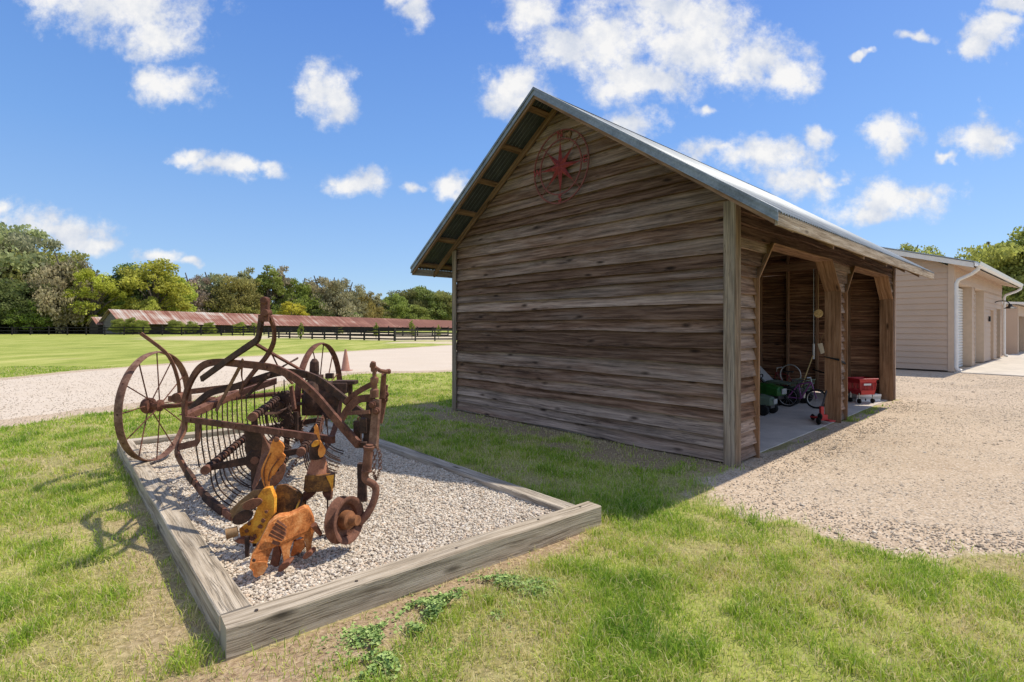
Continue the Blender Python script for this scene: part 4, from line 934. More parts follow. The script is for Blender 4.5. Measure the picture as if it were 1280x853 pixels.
for a_, b_ in ((.56, .66), (.78, .93)):
    pth = catmull([A(231, 524), A(230, 540), P(221, 562, 4.3), P(229, 582, 4.22), P(243, 603, 4.1), P(262, 626, 3.93), P(290, 647, 3.74)], 16); q0, q1 = int(a_*len(pth)), int(b_*len(pth))
    mb = MB(); mb.sweep(pth[q0:q1], .064, .030, nrm=nA); part('strap', mb, M_R3)
# second curved beam behind
Bp = lambda x, y: P(x, y, np.interp(x, [236, 300, 367, 442, 470], [4.75, 4.7, 4.35, 3.9, 3.72]))
bar('frame_beam', [Bp(238, 512), Bp(262, 492), Bp(296, 483), Bp(322, 474), Bp(350, 466), Bp(376, 467), Bp(400, 476), Bp(424, 494), Bp(446, 512), Bp(466, 526)], .058, .022, nA, M_R3, bolt=(.3, .6))
# front straight bar
bar('front_bar', [A(233, 524), A(417, 550)], .048, .03, nA, bolt=(.08, .3, .42, .7, .95))
# sloping perforated plate from the front bar's left end back to the second beam
pl_ = MB(); q0, q1 = A(233, 520), P(300, 489, 4.95); q2 = P(346, 474, 5.1)
for a_, b_ in ((q0, q1), (q1, q2)):
    d_ = (b_-a_).normalized(); s_ = Vector((-d_.y, d_.x, 0)).normalized(); pl_.hexa([a_-s_*.005, a_+s_*.085, a_+s_*.085+UP*.008, a_-s_*.005+UP*.008, b_-s_*.005, b_+s_*.085, b_+s_*.085+UP*.008, b_-s_*.005+UP*.008]); pl_.hexa([a_-s_*.006-UP*.05, a_-s_*.0-UP*.05, a_, a_-s_*.006, b_-s_*.006-UP*.05, b_-UP*.05, b_, b_-s_*.006])
for q in (.1, .25, .4, .55, .7, .85): bolts(pl_, [q0.lerp(q1, q)+UP*.008+Vector((-.02,.03,0))], UP)
part('angle_plate', pl_, M_R2)
rb_ = MB(); rb_.sweep([P(236, 490, 5.15), P(345, 477, 5.35)], .055, .012, nrm=Y1)
for q in (.1, .25, .4, .55, .7, .85): bolts(rb_, [P(236, 490, 5.15).lerp(P(345, 477, 5.35), q)-Y1*.006], -Y1, .013, .004)
part('rear_bar', rb_, M_R2)
# lever A-frame
LT = P(331, 380, 3.68)
bl = MB(); bl.cbox(P(331.5, 386, 3.68), X1*.055, Y1*.04, UP*.15); bl.cbox(P(331, 398, 3.68), X1*.075, Y1*.05, UP*.05); bl.lathe(P(331.5, 391, 3.655), Y1, [(.026, -.014), (.026, .06)], 14); bl.lathe(P(331.5, 376, 3.68)-Y1*.03, Y1, [(.02, 0), (.028, .005), (.028, .055), (.02, .06)], 14); part('lever_head', bl, M_R1, bevel=.004)
bar('lever_arm', [P(327, 396, 3.69), P(325, 410, 3.72), P(322, 424, 3.80), P(313, 431, 3.86), P(288, 448, 4.05), P(252, 474, 4.32)], .045, .022, nA, M_R3, smooth=4)
bar('lever_arm', [P(337, 396, 3.69), P(342, 410, 3.72), P(342, 428, 3.85), P(333, 446, 4.0), P(318, 464, 4.3), P(300, 487, 4.75)], .036, .018, nA, M_R1, smooth=4)
bar('lever_brace', [P(318, 429, 3.84), P(340, 442, 4.1), P(382, 466, 4.6)], .030, .016, nA, M_R1, smooth=2)
bar('flat_strap', [P(304, 450, 3.98), P(296, 466, 4.15), P(270, 514, 4.55)], .028, .008, (.5,.8,.3), M_R4, smooth=3)
bar('hook_strap', [P(303, 452, 4.0), P(302, 470, 4.2), P(304, 482, 4.4), P(299, 492, 4.5)], .02, .008, nA, M_R2, smooth=4)
bar('cross_link', [P(340, 443, 4.15), P(352, 466, 4.5), P(366, 480, 4.6)], .02, .012, nA, M_R1, smooth=2)
bar('cross_link', [P(308, 497, 4.7), P(335, 470, 4.45), P(372, 448, 4.75)], .022, .014, nA, M_R3, smooth=2)
# tall handle by the left wheel
hd = MB(); hd.sweep([P(176, 417, 4.95), P(205, 439, 5.0), P(216, 455, 5.05), P(223, 478, 5.1), P(224, 494, 5.15)], .032, .012, nrm=Y1, smooth=4); hd.lathe(P(224, 497, 5.15), Y1, [(.05, -.05), (.055, 0), (.05, .05)], 14); hd.cbox(P(221, 498, 5.17), X1*.14, Y1*.06, UP*.05); part('hand_lever', hd, M_R2)
# left bracket under front bar
bar('bracket', [P(248, 528, 4.3), P(247, 551, 4.3), P(240, 555, 4.3), P(224, 559, 4.28)], .055, .014, nA, M_R2, smooth=2)
# reel with spiders, tine bars and curved tines -------------------------
RC = P(320, 574, 4.02); RD = Vector((-.25, .968, .0)).normalized(); RL = 1.42; SD = Vector((RD.y, -RD.x, 0))
rr_ = .34; angs = [R(188), R(8), R(92), R(268)]
reel = MB(); reel.sweep([RC-RD*.05, RC+RD*(RL+.05)], .030, sides=10); reel = part('reel', reel, M_R2, smooth=True)
TINE = None; cnt = 0
for hub, mt in ((RC, M_R3), (RC+RD*RL, M_R3)):
    mb = MB(); mb.lathe(hub-RD*.03, RD, [(.07, 0), (.075, .02), (.05, .07), (.05, .08)], 16)
    for a in angs:
        e = SD*math.cos(a)+UP*math.sin(a); q = RD
        mb.hexa([hub-UP.cross(RD)*0+e.cross(RD)*.035-RD*.01, hub-e.cross(RD)*.035-RD*.01, hub-e.cross(RD)*.035+RD*.01, hub+e.cross(RD)*.035+RD*.01, hub+e*rr_+e.cross(RD)*.02-RD*.01, hub+e*rr_-e.cross(RD)*.02-RD*.01, hub+e*rr_-e.cross(RD)*.02+RD*.01, hub+e*rr_+e.cross(RD)*.02+RD*.01])
    part('spider', mb, mt, reel)
tine_pts = [Vector((0,0,0)), SD*.012-UP*.12, SD*.05-UP*.22, SD*.13-UP*.30, SD*.22-UP*.345]
tm = MB(); tm.sweep(tine_pts, .0058, sides=5, smooth=4); tm.lathe(Vector((0,0,.0))-RD*.03, RD, [(.034, 0), (.036, .03), (.034, .05)], 10)
TIN = tm.build('tine', M_R3, None, smooth=True); first = True
for a in angs:
    e = SD*math.cos(a)+UP*math.sin(a); p0_ = RC+e*rr_-RD*.06; mb = MB(); mb.sweep([p0_, p0_+RD*(RL+.12)], .023, sides=10)
    mb.lathe(p0_-RD*.01, RD, [(.034, 0), (.034, .05)], 12); tbar = part('tine_bar', mb, M_R2 if a != angs[3] else M_R3, reel, True)
    for k in range(13):
        ti = TIN if first else TIN.copy()
        if not first: COL.objects.link(ti)
        first = False; ti.parent = tbar; ti.location = p0_+RD*(.12+k*.105)-ORG[hr.name]; ti.rotation_euler = (random.uniform(-.05,.05), random.uniform(-.06,.06), random.uniform(-.1,.1))
# stripper rods hanging from the plate
for k in range(15):
    t_ = k/14; top = (q0.lerp(q1, min(1, t_*1.35)) if t_ < .74 else q1.lerp(q2, (t_-.74)/.26))+Vector((.05, .05, -.01)); 
    mb = MB(); mb.sweep([top, top+Vector((.012, -.02, -.12)), top+Vector((.035, -.05, -.26)), top+Vector((.075, -.07, -.38-.05*(1-t_)))], .0062, sides=5, smooth=3); part('stripper_rod', mb, M_R3, smooth=True)
# hanging plates under the front bar
mb = MB(); mb.plate([P(306, 533, 3.98), P(325, 536, 3.96), P(331, 570, 4.0), P(322, 590, 4.0), P(308, 574, 4.02)], nA*.03); part('bearing_hanger', mb, M_R3)
mb = MB(); mb.plate([P(329, 545, 3.9), P(337, 562, 3.9), P(334, 575, 3.85), P(321, 604, 3.8), P(318, 622, 3.75), P(315, 608, 3.8), P(326, 570, 3.9)], nA*.012); part('shield_plate', mb, M_R2)
mb = MB(); mb.plate([P(318, 612, 3.78), P(335, 585, 3.82), P(338, 612, 3.78)], nA*.02); part('shield_plate', mb, M_R3)
# gear casing, sprockets and linkages at the rear axle
gp = P(403, 479, 4.9)
gm = MB(); gm.lathe(gp+Vector((-.12,0,-.12)), X1, [(.0, 0), (.16, .0), (.19, .03), (.19, .09), (.12, .14), (.10, .26), (.0, .27)], 24); gm.cbox(gp+Vector((.05,.0,-.04)), X1*.42, Y1*.2, UP*.10); gm.cbox(gp+Vector((-.02,0,-.2)), X1*.3, Y1*.16, UP*.2); part('gear_case', gm, M_R3, bevel=.01)
km = MB(); km.lathe(P(393, 470, 4.85), UP, [(.035, -.02), (.045, .05), (.04, .13), (.02, .16), (0, .165)], 12); km.cbox(P(393, 472, 4.85), X1*.14, Y1*.1, UP*.05); km.cbox(P(412, 470, 4.9), X1*.07, Y1*.05, UP*.05); part('oil_cap', km, M_R3, bevel=.005)
mb = MB(); mb.cbox(P(432, 478, 4.9), X1*.21, Y1*.12, UP*.035); mb.cbox(P(423, 489, 4.9), X1*.03, Y1*.04, UP*.16); mb.cbox(P(438, 491, 4.9), X1*.035, Y1*.04, UP*.19); mb.cbox(P(429, 493, 4.9), X1*.02, Y1*.04, UP*.12); part('rear_bracket', mb, M_R3, bevel=.004)
def sprocket(c, r, n, axd, mat=M_R3):
    axd = Vector(axd).normalized(); U = UP; V = axd.cross(U).normalized(); U = V.cross(axd); pts = []
    for k in range(n*2):
        a0 = math.pi*k/n; rr2 = r if k % 2 else r*.87
        for da in (-.28, .28): a = a0+da*math.pi/n; pts.append(c+(U*math.sin(a)+V*math.cos(a))*rr2)
    mb = MB(); mb.plate(pts, axd*.012); mb.lathe(c-axd*.03, axd, [(r*.3, 0), (r*.3, .07)], 12); return part('sprocket', mb, mat)
sprocket(P(365, 530, 4.6), .11, 16, (.2,.97,0)); sprocket(P(352, 507, 4.9), .14, 22, (.2,.97,0)); sprocket(P(407, 520, 4.7), .10, 14, (.9,.4,0))
bar('reel_brace', [P(330, 517, 4.3), P(350, 515, 4.5), P(372, 505, 4.7), P(398, 508, 4.8)], .026, .014, nA, M_R3, smooth=4)
bar('upright_bar', [P(364, 483, 4.4), P(368, 512, 4.35)], .042, .016, nA, M_R1); bar('upright_bar', [P(371, 515, 4.5), P(371, 552, 4.5)], .034, .016, nA, M_R3)
bar('upright_bar', [P(400, 530, 4.2), P(396, 556, 4.1), P(391, 575, 4.0)], .03, .014, nA, M_R1)
# chains
def chain(pts, n, r=.012):
    mb = MB(); pp = [Vector(p) for p in pts]; L = len(pp)-1
    for k in range(n):
        t_ = k/n*L; i_ = int(t_); a = pp[i_].lerp(pp[min(i_+1, L)], t_-i_); t2 = (k+1.2)/n*L; i2 = min(int(t2), L-1); b = pp[i2].lerp(pp[i2+1], min(1, t2-i2)); d = b-a; s_ = d.cross(Y1 if k % 2 else X1).normalized()*r
        mb.sweep([a+s_, b+s_, b-s_, a-s_], .0035, sides=5, loop=True)
    return mb
part('chain', chain([P(404, 520, 4.4), P(401, 540, 4.3), P(388, 556, 4.2), P(372, 574, 4.2), P(358, 596, 4.1)], 26), M_R2); part('chain', chain([P(448, 522, 3.6), P(445, 540, 3.6), P(451, 556, 3.6), P(459, 546, 3.6), P(458, 528, 3.6), P(450, 521, 3.6)], 20, .016), M_R2)
part('chain', chain([P(349, 500, 4.6), P(340, 520, 4.6), P(352, 540, 4.5), P(366, 530, 4.5), P(360, 505, 4.6)], 24, .014), M_R3)
# front right mast, screws, arms
dm = 3.4; mb = MB()
mb.plate([P(466, 499, dm), P(474, 500, dm), P(470, 561, dm-.02), P(460, 560, dm-.02)], Vector((.05,.12,0))*.2); part('mast', mb, M_R4)
mb = MB(); mb.plate([P(458, 502, dm+.05), P(466, 500, dm+.05), P(461, 560, dm+.04), P(453, 558, dm+.04)], Vector((.0,.05,0))); part('mast', mb, M_R3)
mb = MB(); mb.plate([P(476, 481, dm+.25), P(484, 482, dm+.25), P(482, 505, dm+.25), P(477, 530, dm+.25), P(470, 528, dm+.25)], Vector((0,.03,0))); part('mast', mb, M_R2)
mb = MB(); mb.lathe(P(468, 497, dm+.02), UP, [(.03, 0), (.03, .05), (.02, .06), (.02, .09), (.028, .1), (.028, .13), (.014, .14), (.014, .17), (.024, .175), (.026, .20), (.012, .21), (.010, .235)], 12); mb.lathe(P(466, 456, dm), Vector((.3,-.2,1)), [(.018, -.02), (.02, 0), (.014, .02)], 10); mb.sweep([P(467, 478, dm), P(468, 466, dm), P(466, 457, dm)], .010, sides=8); part('screw_jack', mb, M_R2, smooth=True)
mb = MB(); mb.sweep([P(478, 497, dm+.2), P(479, 480, dm+.18), P(480, 468, dm+.12)], .022, sides=10, taper=.8); mb.sweep([P(469, 460, dm+.02), P(476, 464, dm+.06), P(485, 465, dm+.12)], .014, sides=8); mb.lathe(P(485, 464.5, dm+.12), Vector((1,.2,0)), [(.016, -.01), (.018, .01), (.01, .02)], 10); part('crank', mb, M_R2, smooth=True)
for x_, y_ in ((470, 514), (481, 494), (480, 500), (465, 506)): mb = MB(); mb.lathe(P(x_, y_, dm-.02 if x_ < 475 else dm+.22), -Y1, [(.024, -.03), (.024, .0), (.015, .004), (.015, .02), (0, .02)], 8); part('mast_bolt', mb, M_R1)
bar('curved_arm', [Bp(424, 530), P(433, 514, 3.7), P(446, 501, 3.55), P(458, 498, 3.45), P(468, 499, 3.42)], .05, .02, nA, M_R1); bar('curved_arm', [P(432, 503, 3.95), P(446, 491, 3.8), P(464, 481, 3.66), P(470, 480, 3.62)], .036, .02, nA, M_R1, smooth=3)
bar('short_link', [P(434, 517, 3.6), P(462, 515, 3.42)], .026, .012, nA, M_R2)
mb = MB(); mb.cbox(P(447, 541, 3.5), X1*.05, Y1*.04, UP*.16); mb.cbox(P(455, 532, 3.45), X1*.05, Y1*.05, UP*.1); mb.cbox(P(452, 556, 3.42), X1*.07, Y1*.04, UP*.04); part('slide_block', mb, M_R3, bevel=.006)
# caster arm, flanged caster wheel and shoe
dc = 3.34; mb = MB(); mb.sweep([P(462, 556, dc), P(460, 575, dc), P(457, 590, dc), P(456, 597, dc), P(460, 602, dc), P(467, 606, dc), P(470, 613, dc), P(467, 627, dc-.02), P(459, 643, dc-.04), P(449, 654, dc-.06)], .024, sides=12, smooth=4); mb.lathe(P(458, 590, dc), Vector((.1,0,1)), [(.034, -.0), (.034, .012), (.031, .015), (.031, .145), (.036, .15), (.036, .165), (.02, .17)], 14); part('caster_arm', mb, M_R2, smooth=True)
cc = P(431, 650, 3.20); cax = Vector((.93, -.36, .10)).normalized(); mb = MB()
prof = [(.128, -.05), (.142, -.046), (.142, -.04), (.118, -.022), (.106, -.008), (.106, .008), (.118, .022), (.142, .04), (.142, .046), (.128, .05), (.118, .044), (.098, .02), (.096, -.01), (.03, -.012), (.03, -.05)]
rg = []
U_ = UP-cax*cax.z; U_.normalize(); V_w = cax.cross(U_)
for r_, h_ in prof: rg.append([cc+cax*h_*.8+(U_*math.cos(2*math.pi*j/40)+V_w*math.sin(2*math.pi*j/40))*r_ for j in range(40)])
mb.ring(rg, True); cw = part('caster_wheel', mb, M_R2, smooth=True)
mb = MB(); mb.lathe(cc, cax, [(.05, -.02), (.06, .0), (.055, .04), (.034, .05), (.03, .1), (0, .1)], 16); part('hub', mb, rust_mat('orange_rust', (.12,.05,.025), (.26,.11,.05), (.42,.19,.08), 24), cw, True)
mb = MB(); mb.plate([P(447, 592, 3.52), P(457, 592, 3.52), P(458, 628, 3.5), P(446, 628, 3.5)], Vector((0,.03,0))); mb.cbox(P(452, 588, 3.54), X1*.05, Y1*.05, UP*.1); part('shoe', mb, M_R3, bevel=.004)
part('chain', chain([P(470, 556, 3.38), P(475, 568, 3.38), P(475, 588, 3.38), P(470, 600, 3.38), P(467, 592, 3.38), P(469, 565, 3.38)], 26, .010), M_R4)
# ------------------------------------------------------------ yard sculptures
M_Y = rust_mat('yellow_enamel_rust', (.32,.09,.022), (.80,.32,.035), (.95,.52,.065), 13, .6, .05, .36, .6)
M_O = rust_mat('bright_orange_rust', (.36,.10,.025), (.74,.25,.05), (.86,.40,.11), 11, .7, .05, .34, .64)
M_O2 = rust_mat('pig_orange_rust', (.20,.06,.02), (.56,.19,.05), (.76,.38,.15), 12, .75, .05, .36, .62)
M_BR = rust_mat('brown_rust', (.10,.04,.024), (.22,.09,.052), (.36,.16,.09), 22)
M_OL = rust_mat('olive_striped', (.04,.02,.012), (.17,.075,.028), (.48,.22,.045), 16, .6, .1, .38, .66)
M_GR = rust_mat('grey_brown_sheet', (.16,.09,.045), (.30,.18,.09), (.42,.28,.15), 9)
def cut(name, pts, D, th, mat, parent, tilt=0.0, bevel=.003, dx=0.0):
    cx_ = sum(p[0] for p in pts)/len(pts); mb = MB()
    V = [P(x, y, D+(x-cx_)*tilt) for x, y in pts]; mb.plate(V, Vector((dx, 1, 0)).normalized()*th); return mb.build(name, mat, parent, bevel=bevel)
# yellow metal pig
pg = empty('pig_sculpture', P(322, 690, 3.16), 'yellow and brown scrap metal pig sculpture with can snout and round striped rear', 'yard sculpture')
Z = lambda a: [(290+x*.129, 620+y*.129) for x, y in a]
zb = lambda a: [(270+x*.1524, 530+y*.1524) for x, y in a]
cut('head', Z([(250,0),(300,-70),(370,-80),(410,20),(405,180),(350,250),(290,380),(240,462),(190,462),(80,400),(65,320),(200,220),(240,120)]), 3.20, .04, M_Y, pg, .0006)
for x_, y_, a_ in ((308,664,.5),(318,671,1.2),(328,651,.2),(325,659,2),(333,640,1),(311,655,.1)):
    r_ = .012; c_ = P(x_, y_, 3.18); mb = MB(); mb.plate([c_+X1*math.cos(k*.9+a_)*r_*random.uniform(.6,1.5)+UP*math.sin(k*.9+a_)*r_*random.uniform(.6,1.4) for k in range(7)], Y1*.008); mb.build('spot', M_BR, pg)
cut('ear', [(303+ (k and 0)+0, 0) for k in range(0)] or [(315+12.5*math.cos(t)-0*math.sin(t), 630.5+6.2*math.sin(t)-3.8*math.cos(t)) for t in [2*math.pi*k/20 for k in range(20)]], 3.12, .01, M_BR, pg, .001)
cut('cheek', [(303+13*math.cos(t), 647+8.5*math.sin(t)-4.5*math.cos(t)) for t in [2*math.pi*k/20 for k in range(20)]], 3.15, .012, M_R3, pg, .001)
cut('back_plate', zb([(300,545),(400,535),(395,560),(330,600),(230,650),(180,720),(130,780),(110,712),(200,625)]), 3.24, .012, M_GR, pg, .0015); cut('back_plate', zb([(300,610),(200,660),(150,740),(125,782),(190,730),(330,690),(370,640)]), 3.19, .01, M_GR, pg, .0015)
mb = MB(); mb.lathe(P(297, 664, 3.14), Vector((-.9,-.42,-.15)), [(.028, 0), (.030, .0), (.030, .055), (.034, .056), (.034, .062), (.026, .062), (.026, .045), (0, .045)], 20); mb.build('snout', M_GR, pg, smooth=True)
cut('jaw', Z([(15,440),(70,420),(150,420),(195,450),(150,470),(60,465)]), 3.14, .05, M_BR, pg)
for x_, D_ in ((309, 3.14), (318, 3.30), (352, 3.42), (368, 3.36)):
    mb = MB(); f_ = P(x_, 0, D_); f_.z = .085; mb.sweep([f_+UP*.13, f_], .028, .012, nrm=Y1, taper=.7); mb.build('leg', M_R3, pg)
mb = MB(); mb.lathe(P(356, 633, 3.44), Vector((.35,-.93,.12)), [(.0, -.09), (.10, -.085), (.128, -.03), (.13, .03), (.10, .07), (.03, .10), (0, .10)], 28); mb.build('body', M_OL, pg, smooth=True)
for k in range(3):
    c0 = P(362+k*5, 652-k*4, 3.33+k*.01); mb = MB(); mb.sweep([c0, P(366+k*4.5, 640-k*4, 3.32), P(372+k*3, 622-k*3+6, 3.36)], .010, .006, nrm=Y1, smooth=3); mb.build('stripe', (M_R3, M_Y, M_R3)[k], pg)
cut('neck_plate', Z([(400,60),(410,180),(470,230),(560,160),(640,-40),(520,-110),(430,-100)]), 3.30, .02, M_OL, pg)
# plume
pm = empty('plume_sculpture', P(332, 640, 3.34), 'tall orange flame-shaped metal tail plume standing behind the yellow pig', 'yard sculpture')
cut('plume', zb([(470,125),(500,112),(520,140),(545,160),(558,190),(545,240),(567,262),(560,290),(545,330),(510,365),(480,420),(440,455),(432,500),(440,560),(405,540),(380,480),(368,440),(366,390),(385,330),(415,270),(440,220),(448,170)]), 3.32, .014, M_O, pm)
cut('brown_feather', zb([(520,365),(555,325),(570,340),(560,400),(540,455),(500,500),(470,520),(435,515),(445,480),(432,470),(460,455),(455,430),(485,425),(490,395),(512,398)]), 3.31, .014, M_BR, pm); cut('plume_tip', zb([(470,128),(482,108),(505,110),(518,132),(500,150),(480,150)]), 3.315, .012, M_BR, pm)
for qs in ([(450,240),(420,300),(395,370),(392,440),(405,510)], [(510,290),(490,320),(455,370),(435,420),(430,470)]):
    mb = MB(); mb.sweep([P(x, y, 3.315) for x, y in zb(qs)], .0035, sides=5, smooth=4); mb.build('rib', M_BR, pm)
mb = MB(); mb.sweep([P(333, 612, 3.34), P(335, 680, 3.36)], .007, sides=6); mb.build('stake', M_R3, pm)
# hen
hn = empty('hen_sculpture', P(396, 660, 3.46), 'slim rusty metal hen with cone body and yellow face beside the caster wheel', 'yard sculpture')
T3 = lambda a: [(360+x*.1994, 520+y*.1994) for x, y in a]; DH = 3.46
cut('comb', T3([(175,50),(190,75),(197,120),(203,150),(190,150),(178,118),(160,112),(165,90),(160,72)]), DH, .008, M_O, hn)
mb = MB(); mb.lathe(P(395, 573, DH+.03), Vector((.05,0,1)), [(.045, 0), (.045, .10), (.02, .125), (0, .13)], 16); mb.build('head', M_R3, hn, smooth=True)
cut('face', T3([(145,180),(160,160),(185,153),(200,165),(190,185),(165,197),(148,195)]), DH-.04, .03, M_Y, hn)
cut('wattle', T3([(197,150),(212,170),(235,210),(232,235),(218,258),(200,263),(188,245),(187,215),(198,190)]), DH-.05, .01, M_O, hn)
mb = MB(); mb.lathe(P(397.5, 597, DH+.04), Vector((.02,0,1)), [(.086, 0), (.082, .0), (.066, .06), (.045, .135), (0, .14)], 28); mb.build('cone_body', rust_mat('red_brown_sheet', (.16,.06,.035), (.36,.15,.09), (.52,.26,.16), 16), hn, smooth=True)
cut('apron', T3([(105,375),(268,378),(265,474),(118,482),(95,470)]), DH-.05, .09, M_OL, hn); cut('side_wing', T3([(236,378),(286,370),(276,476),(262,430)]), DH-.055, .01, M_Y, hn)
cut('thigh', T3([(92,480),(170,482),(160,500),(120,535),(92,530)]), DH-.02, .04, M_R1, hn); cut('thigh', T3([(212,480),(272,476),(266,530),(245,530),(222,505)]), DH-.02, .04, M_R1, hn)
for x_, y_ in ((382, 655), (409.5, 662)):
    f_ = P(x_, 0, DH); f_.z = .09; mb = MB(); mb.sweep([P(x_, 624, DH), f_], .006, sides=6); mb.sweep([f_+Vector((-.05,-.02,.0)), f_+UP*.006, f_+Vector((.05,-.02,0))], .004, sides=5); mb.sweep([f_+Vector((0,-.06,.0)), f_+UP*.006], .004, sides=5); mb.build('leg', M_R3, hn)
# foreground hog / boar
bo = empty('boar_sculpture', P(345, 710, 2.95), 'orange rusted metal boar with dark slatted mane grazing nearest the timber edge', 'yard sculpture')
sil = [(190,575),(215,540),(255,470),(300,380),(345,290),(400,235),(450,205),(560,190),(640,150),(700,118),(740,125),(775,190),(797,250),(800,310),(785,400),(772,470),(770,530),(720,548),(712,470),(700,410),(660,398),(625,420),(600,430),(580,470),(560,530),(552,640),(500,655),(492,600),(480,530),(470,490),(430,490),(395,510),(370,560),(350,620),(335,690),(300,765),(230,795),(205,775),(200,735),(165,700),(175,640)]
pts = Z(sil); cx0 = 345
# volumetric sheet body: two bowed skins joined at the rim
Dn = lambda x: 2.93+(x-345)*.0042
def skin(off):
    return [P(x, y, Dn(x)+off) for x, y in pts]
mb = MB(); mb.plate(skin(0), Vector((-.35,.94,0))*.07); mb.build('body', M_O2, bo, bevel=.014)
cut('far_leg', Z([(600,440),(690,420),(700,500),(660,560),(640,545),(590,590),(560,585),(580,520)]), 3.06, .02, M_O2, bo); cut('far_leg', Z([(400,500),(450,490),(470,560),(440,690),(360,690),(380,600)]), 3.02, .02, M_BR, bo)
for a_, dd in (([(440,740),(450,690),(480,660),(550,640),(560,655),(530,700),(480,738)], 2.90), ([(675,615),(690,580),(740,540),(775,545),(775,575),(720,615)], 3.0), ([(570,570),(650,520),(680,530),(640,575),(590,590)], 3.1)):
    cut('foot', Z(a_), dd, .07, M_BR, bo, bevel=.006)
for a_ in ([(440,232),(530,300),(525,315),(425,250)], [(420,262),(520,325),(525,350),(410,285)], [(405,290),(525,360),(515,395),(385,320)], [(385,330),(510,400),(495,425),(365,355)], [(360,365),(490,430),(480,442),(350,390)], [(395,430),(465,455),(450,485),(380,465)], [(350,395),(400,425),(370,455),(330,430)]):
    cut('mane_slat', Z(a_), 2.905, .006, M_BR, bo, .0042, bevel=.0015)
for k in range(6):
    y0 = 490+k*20; cut('neck_band', Z([(235+(-k*6),y0),(330,y0+12),(385-k*6,y0-4+k*5),(380-k*6,y0+8+k*5),(330,y0+22),(232-k*6,y0+9)]), 2.885, .004, M_BR, bo, .0042, bevel=.001)
mb = MB(); mb.lathe(P(317.5, 700.5, 2.79), Vector((0,-1,.1)), [(.010, 0), (.008, .006), (0, .008)], 10); mb.build('eye', M_R3, bo)
cut('cheek', Z([(170,690),(200,655),(250,640),(330,640),(345,690),(300,762),(232,790),(205,770),(215,720)]), 2.79, .008, M_O2, bo, .002)
mb = MB(); mb.sweep([P(392, 656, 3.1), P(397, 663, 3.12), P(401, 668, 3.14)], .02, sides=8, taper=.6); mb.build('tail', M_BR, bo, smooth=True)
# ------------------------------------------------------------ things kept in the barn
FZ = .013
def pm_(n, c, **k): return paint_mat(n, c, **k)
M_RUB = paint_mat('black_rubber', (.022,.021,.021), .8, .2, 0, .2); M_GRN = paint_mat('toy_green', (.035,.16,.03), .4, .5, 0, .2); M_GRN2 = paint_mat('dusty_grey_green', (.16,.22,.16), .6, .4, 0, .25)
M_YEL = paint_mat('toy_yellow', (.55,.33,.03), .45, .5, 0, .15); M_LG = paint_mat('light_grey_plastic', (.42,.43,.43), .5, .5, 0, .15); M_REDP = paint_mat('red_plastic', (.50,.025,.03), .4, .5, 0, .1)
M_SIL = paint_mat('silver_part', (.45,.45,.44), .35, .6, .8, .2); M_WHT = paint_mat('white_part', (.72,.72,.70), .5, .4, 0, .1); M_DPL = paint_mat('dark_plastic', (.04,.038,.04), .5, .5, 0, .1)
def fl(px, py): 
    p = G(px, py, FZ); return p
def toy_tractor(c, yaw, s, hood, label, seat=None):
    e = empty('toy_tractor', c, label, 'toy tractor', 'toy tractors parked in the barn'); d = Vector((math.cos(yaw), math.sin(yaw), 0)); n = Vector((-d.y, d.x, 0))
    def L(a, b, z): return c+d*a*s+n*b*s+UP*z*s
    def tyre(p, r, w, hubm):
        mb = MB(); mb.lathe(p-n*w*s/2, n, [(r*s*.5, 0), (r*s*.92, 0), (r*s, w*s*.2), (r*s, w*s*.8), (r*s*.92, w*s), (r*s*.5, w*s)], 20); t = mb.build('wheel', M_RUB, e, smooth=True)
        mb = MB(); mb.lathe(p-n*w*s*.46, n, [(0, 0), (r*s*.45, 0), (r*s*.5, w*s*.1), (r*s*.5, w*s*.8), (r*s*.2, w*s*.92), (0, w*s*.92)], 16); mb.build('rim', hubm, t, smooth=True)
    for b in (-.24, .24): tyre(L(-.25, b, .17), .17, .12, M_YEL if hood is M_GRN else M_LG); tyre(L(.3, b*.9, .11), .11, .09, M_YEL if hood is M_GRN else M_LG)
    mb = MB(); rg = []
    for a, w, z0, z1 in ((.0, .14, .2, .42), (.2, .14, .2, .41), (.38, .12, .2, .37), (.44, .08, .22, .32)): rg.append([L(a, -w, z0), L(a, w, z0), L(a, w, z1-.05), L(a, w*.6, z1), L(a, -w*.6, z1), L(a, -w, z1-.05)])
    mb.ring(rg); mb.build('hood', hood, e, bevel=.008)
    mb = MB(); mb.box(L(-.4, -.1, .14), d*.8*s, n*.2*s, UP*.1*s); mb.build('chassis', M_DPL, e, bevel=.006)
    mb = MB(); rg = []
    for a, z0, z1 in ((-.34, .26, .55), (-.28, .24, .5), (-.25, .24, .33), (-.08, .24, .30)): rg.append([L(a, -.14, z0), L(a, .14, z0), L(a, .14, z1), L(a, -.14, z1)])
    mb.ring(rg); mb.build('seat', seat or M_YEL, e, bevel=.01)
    mb = MB(); c0 = L(-.02, 0, .5); mb.sweep([c0+(n*math.cos(q)+(UP*.8+d*.5)*math.sin(q))*.09*s for q in [2*math.pi*k/20 for k in range(20)]], .01*s, sides=6, loop=True); mb.sweep([c0, L(.08, 0, .4)], .012*s); mb.build('steering_wheel', M_RUB, e, smooth=True)
    mb = MB(); mb.box(L(.445, -.08, .24), d*.012*s, n*.16*s, UP*.1*s); mb.build('grille', M_LG, e)
    for b in (-.31, .19): mb = MB(); mb.box(L(-.42, b, .33), d*.32*s, n*.12*s, UP*.025*s); mb.build('fender', hood, e, bevel=.006)
yw = R(-68)
toy_tractor(fl(951, 519)+Vector((0,.25,0)), R(-50), .80, M_GRN2, 'small dusty grey-green toy tractor nearest the barn opening edge', M_DPL)
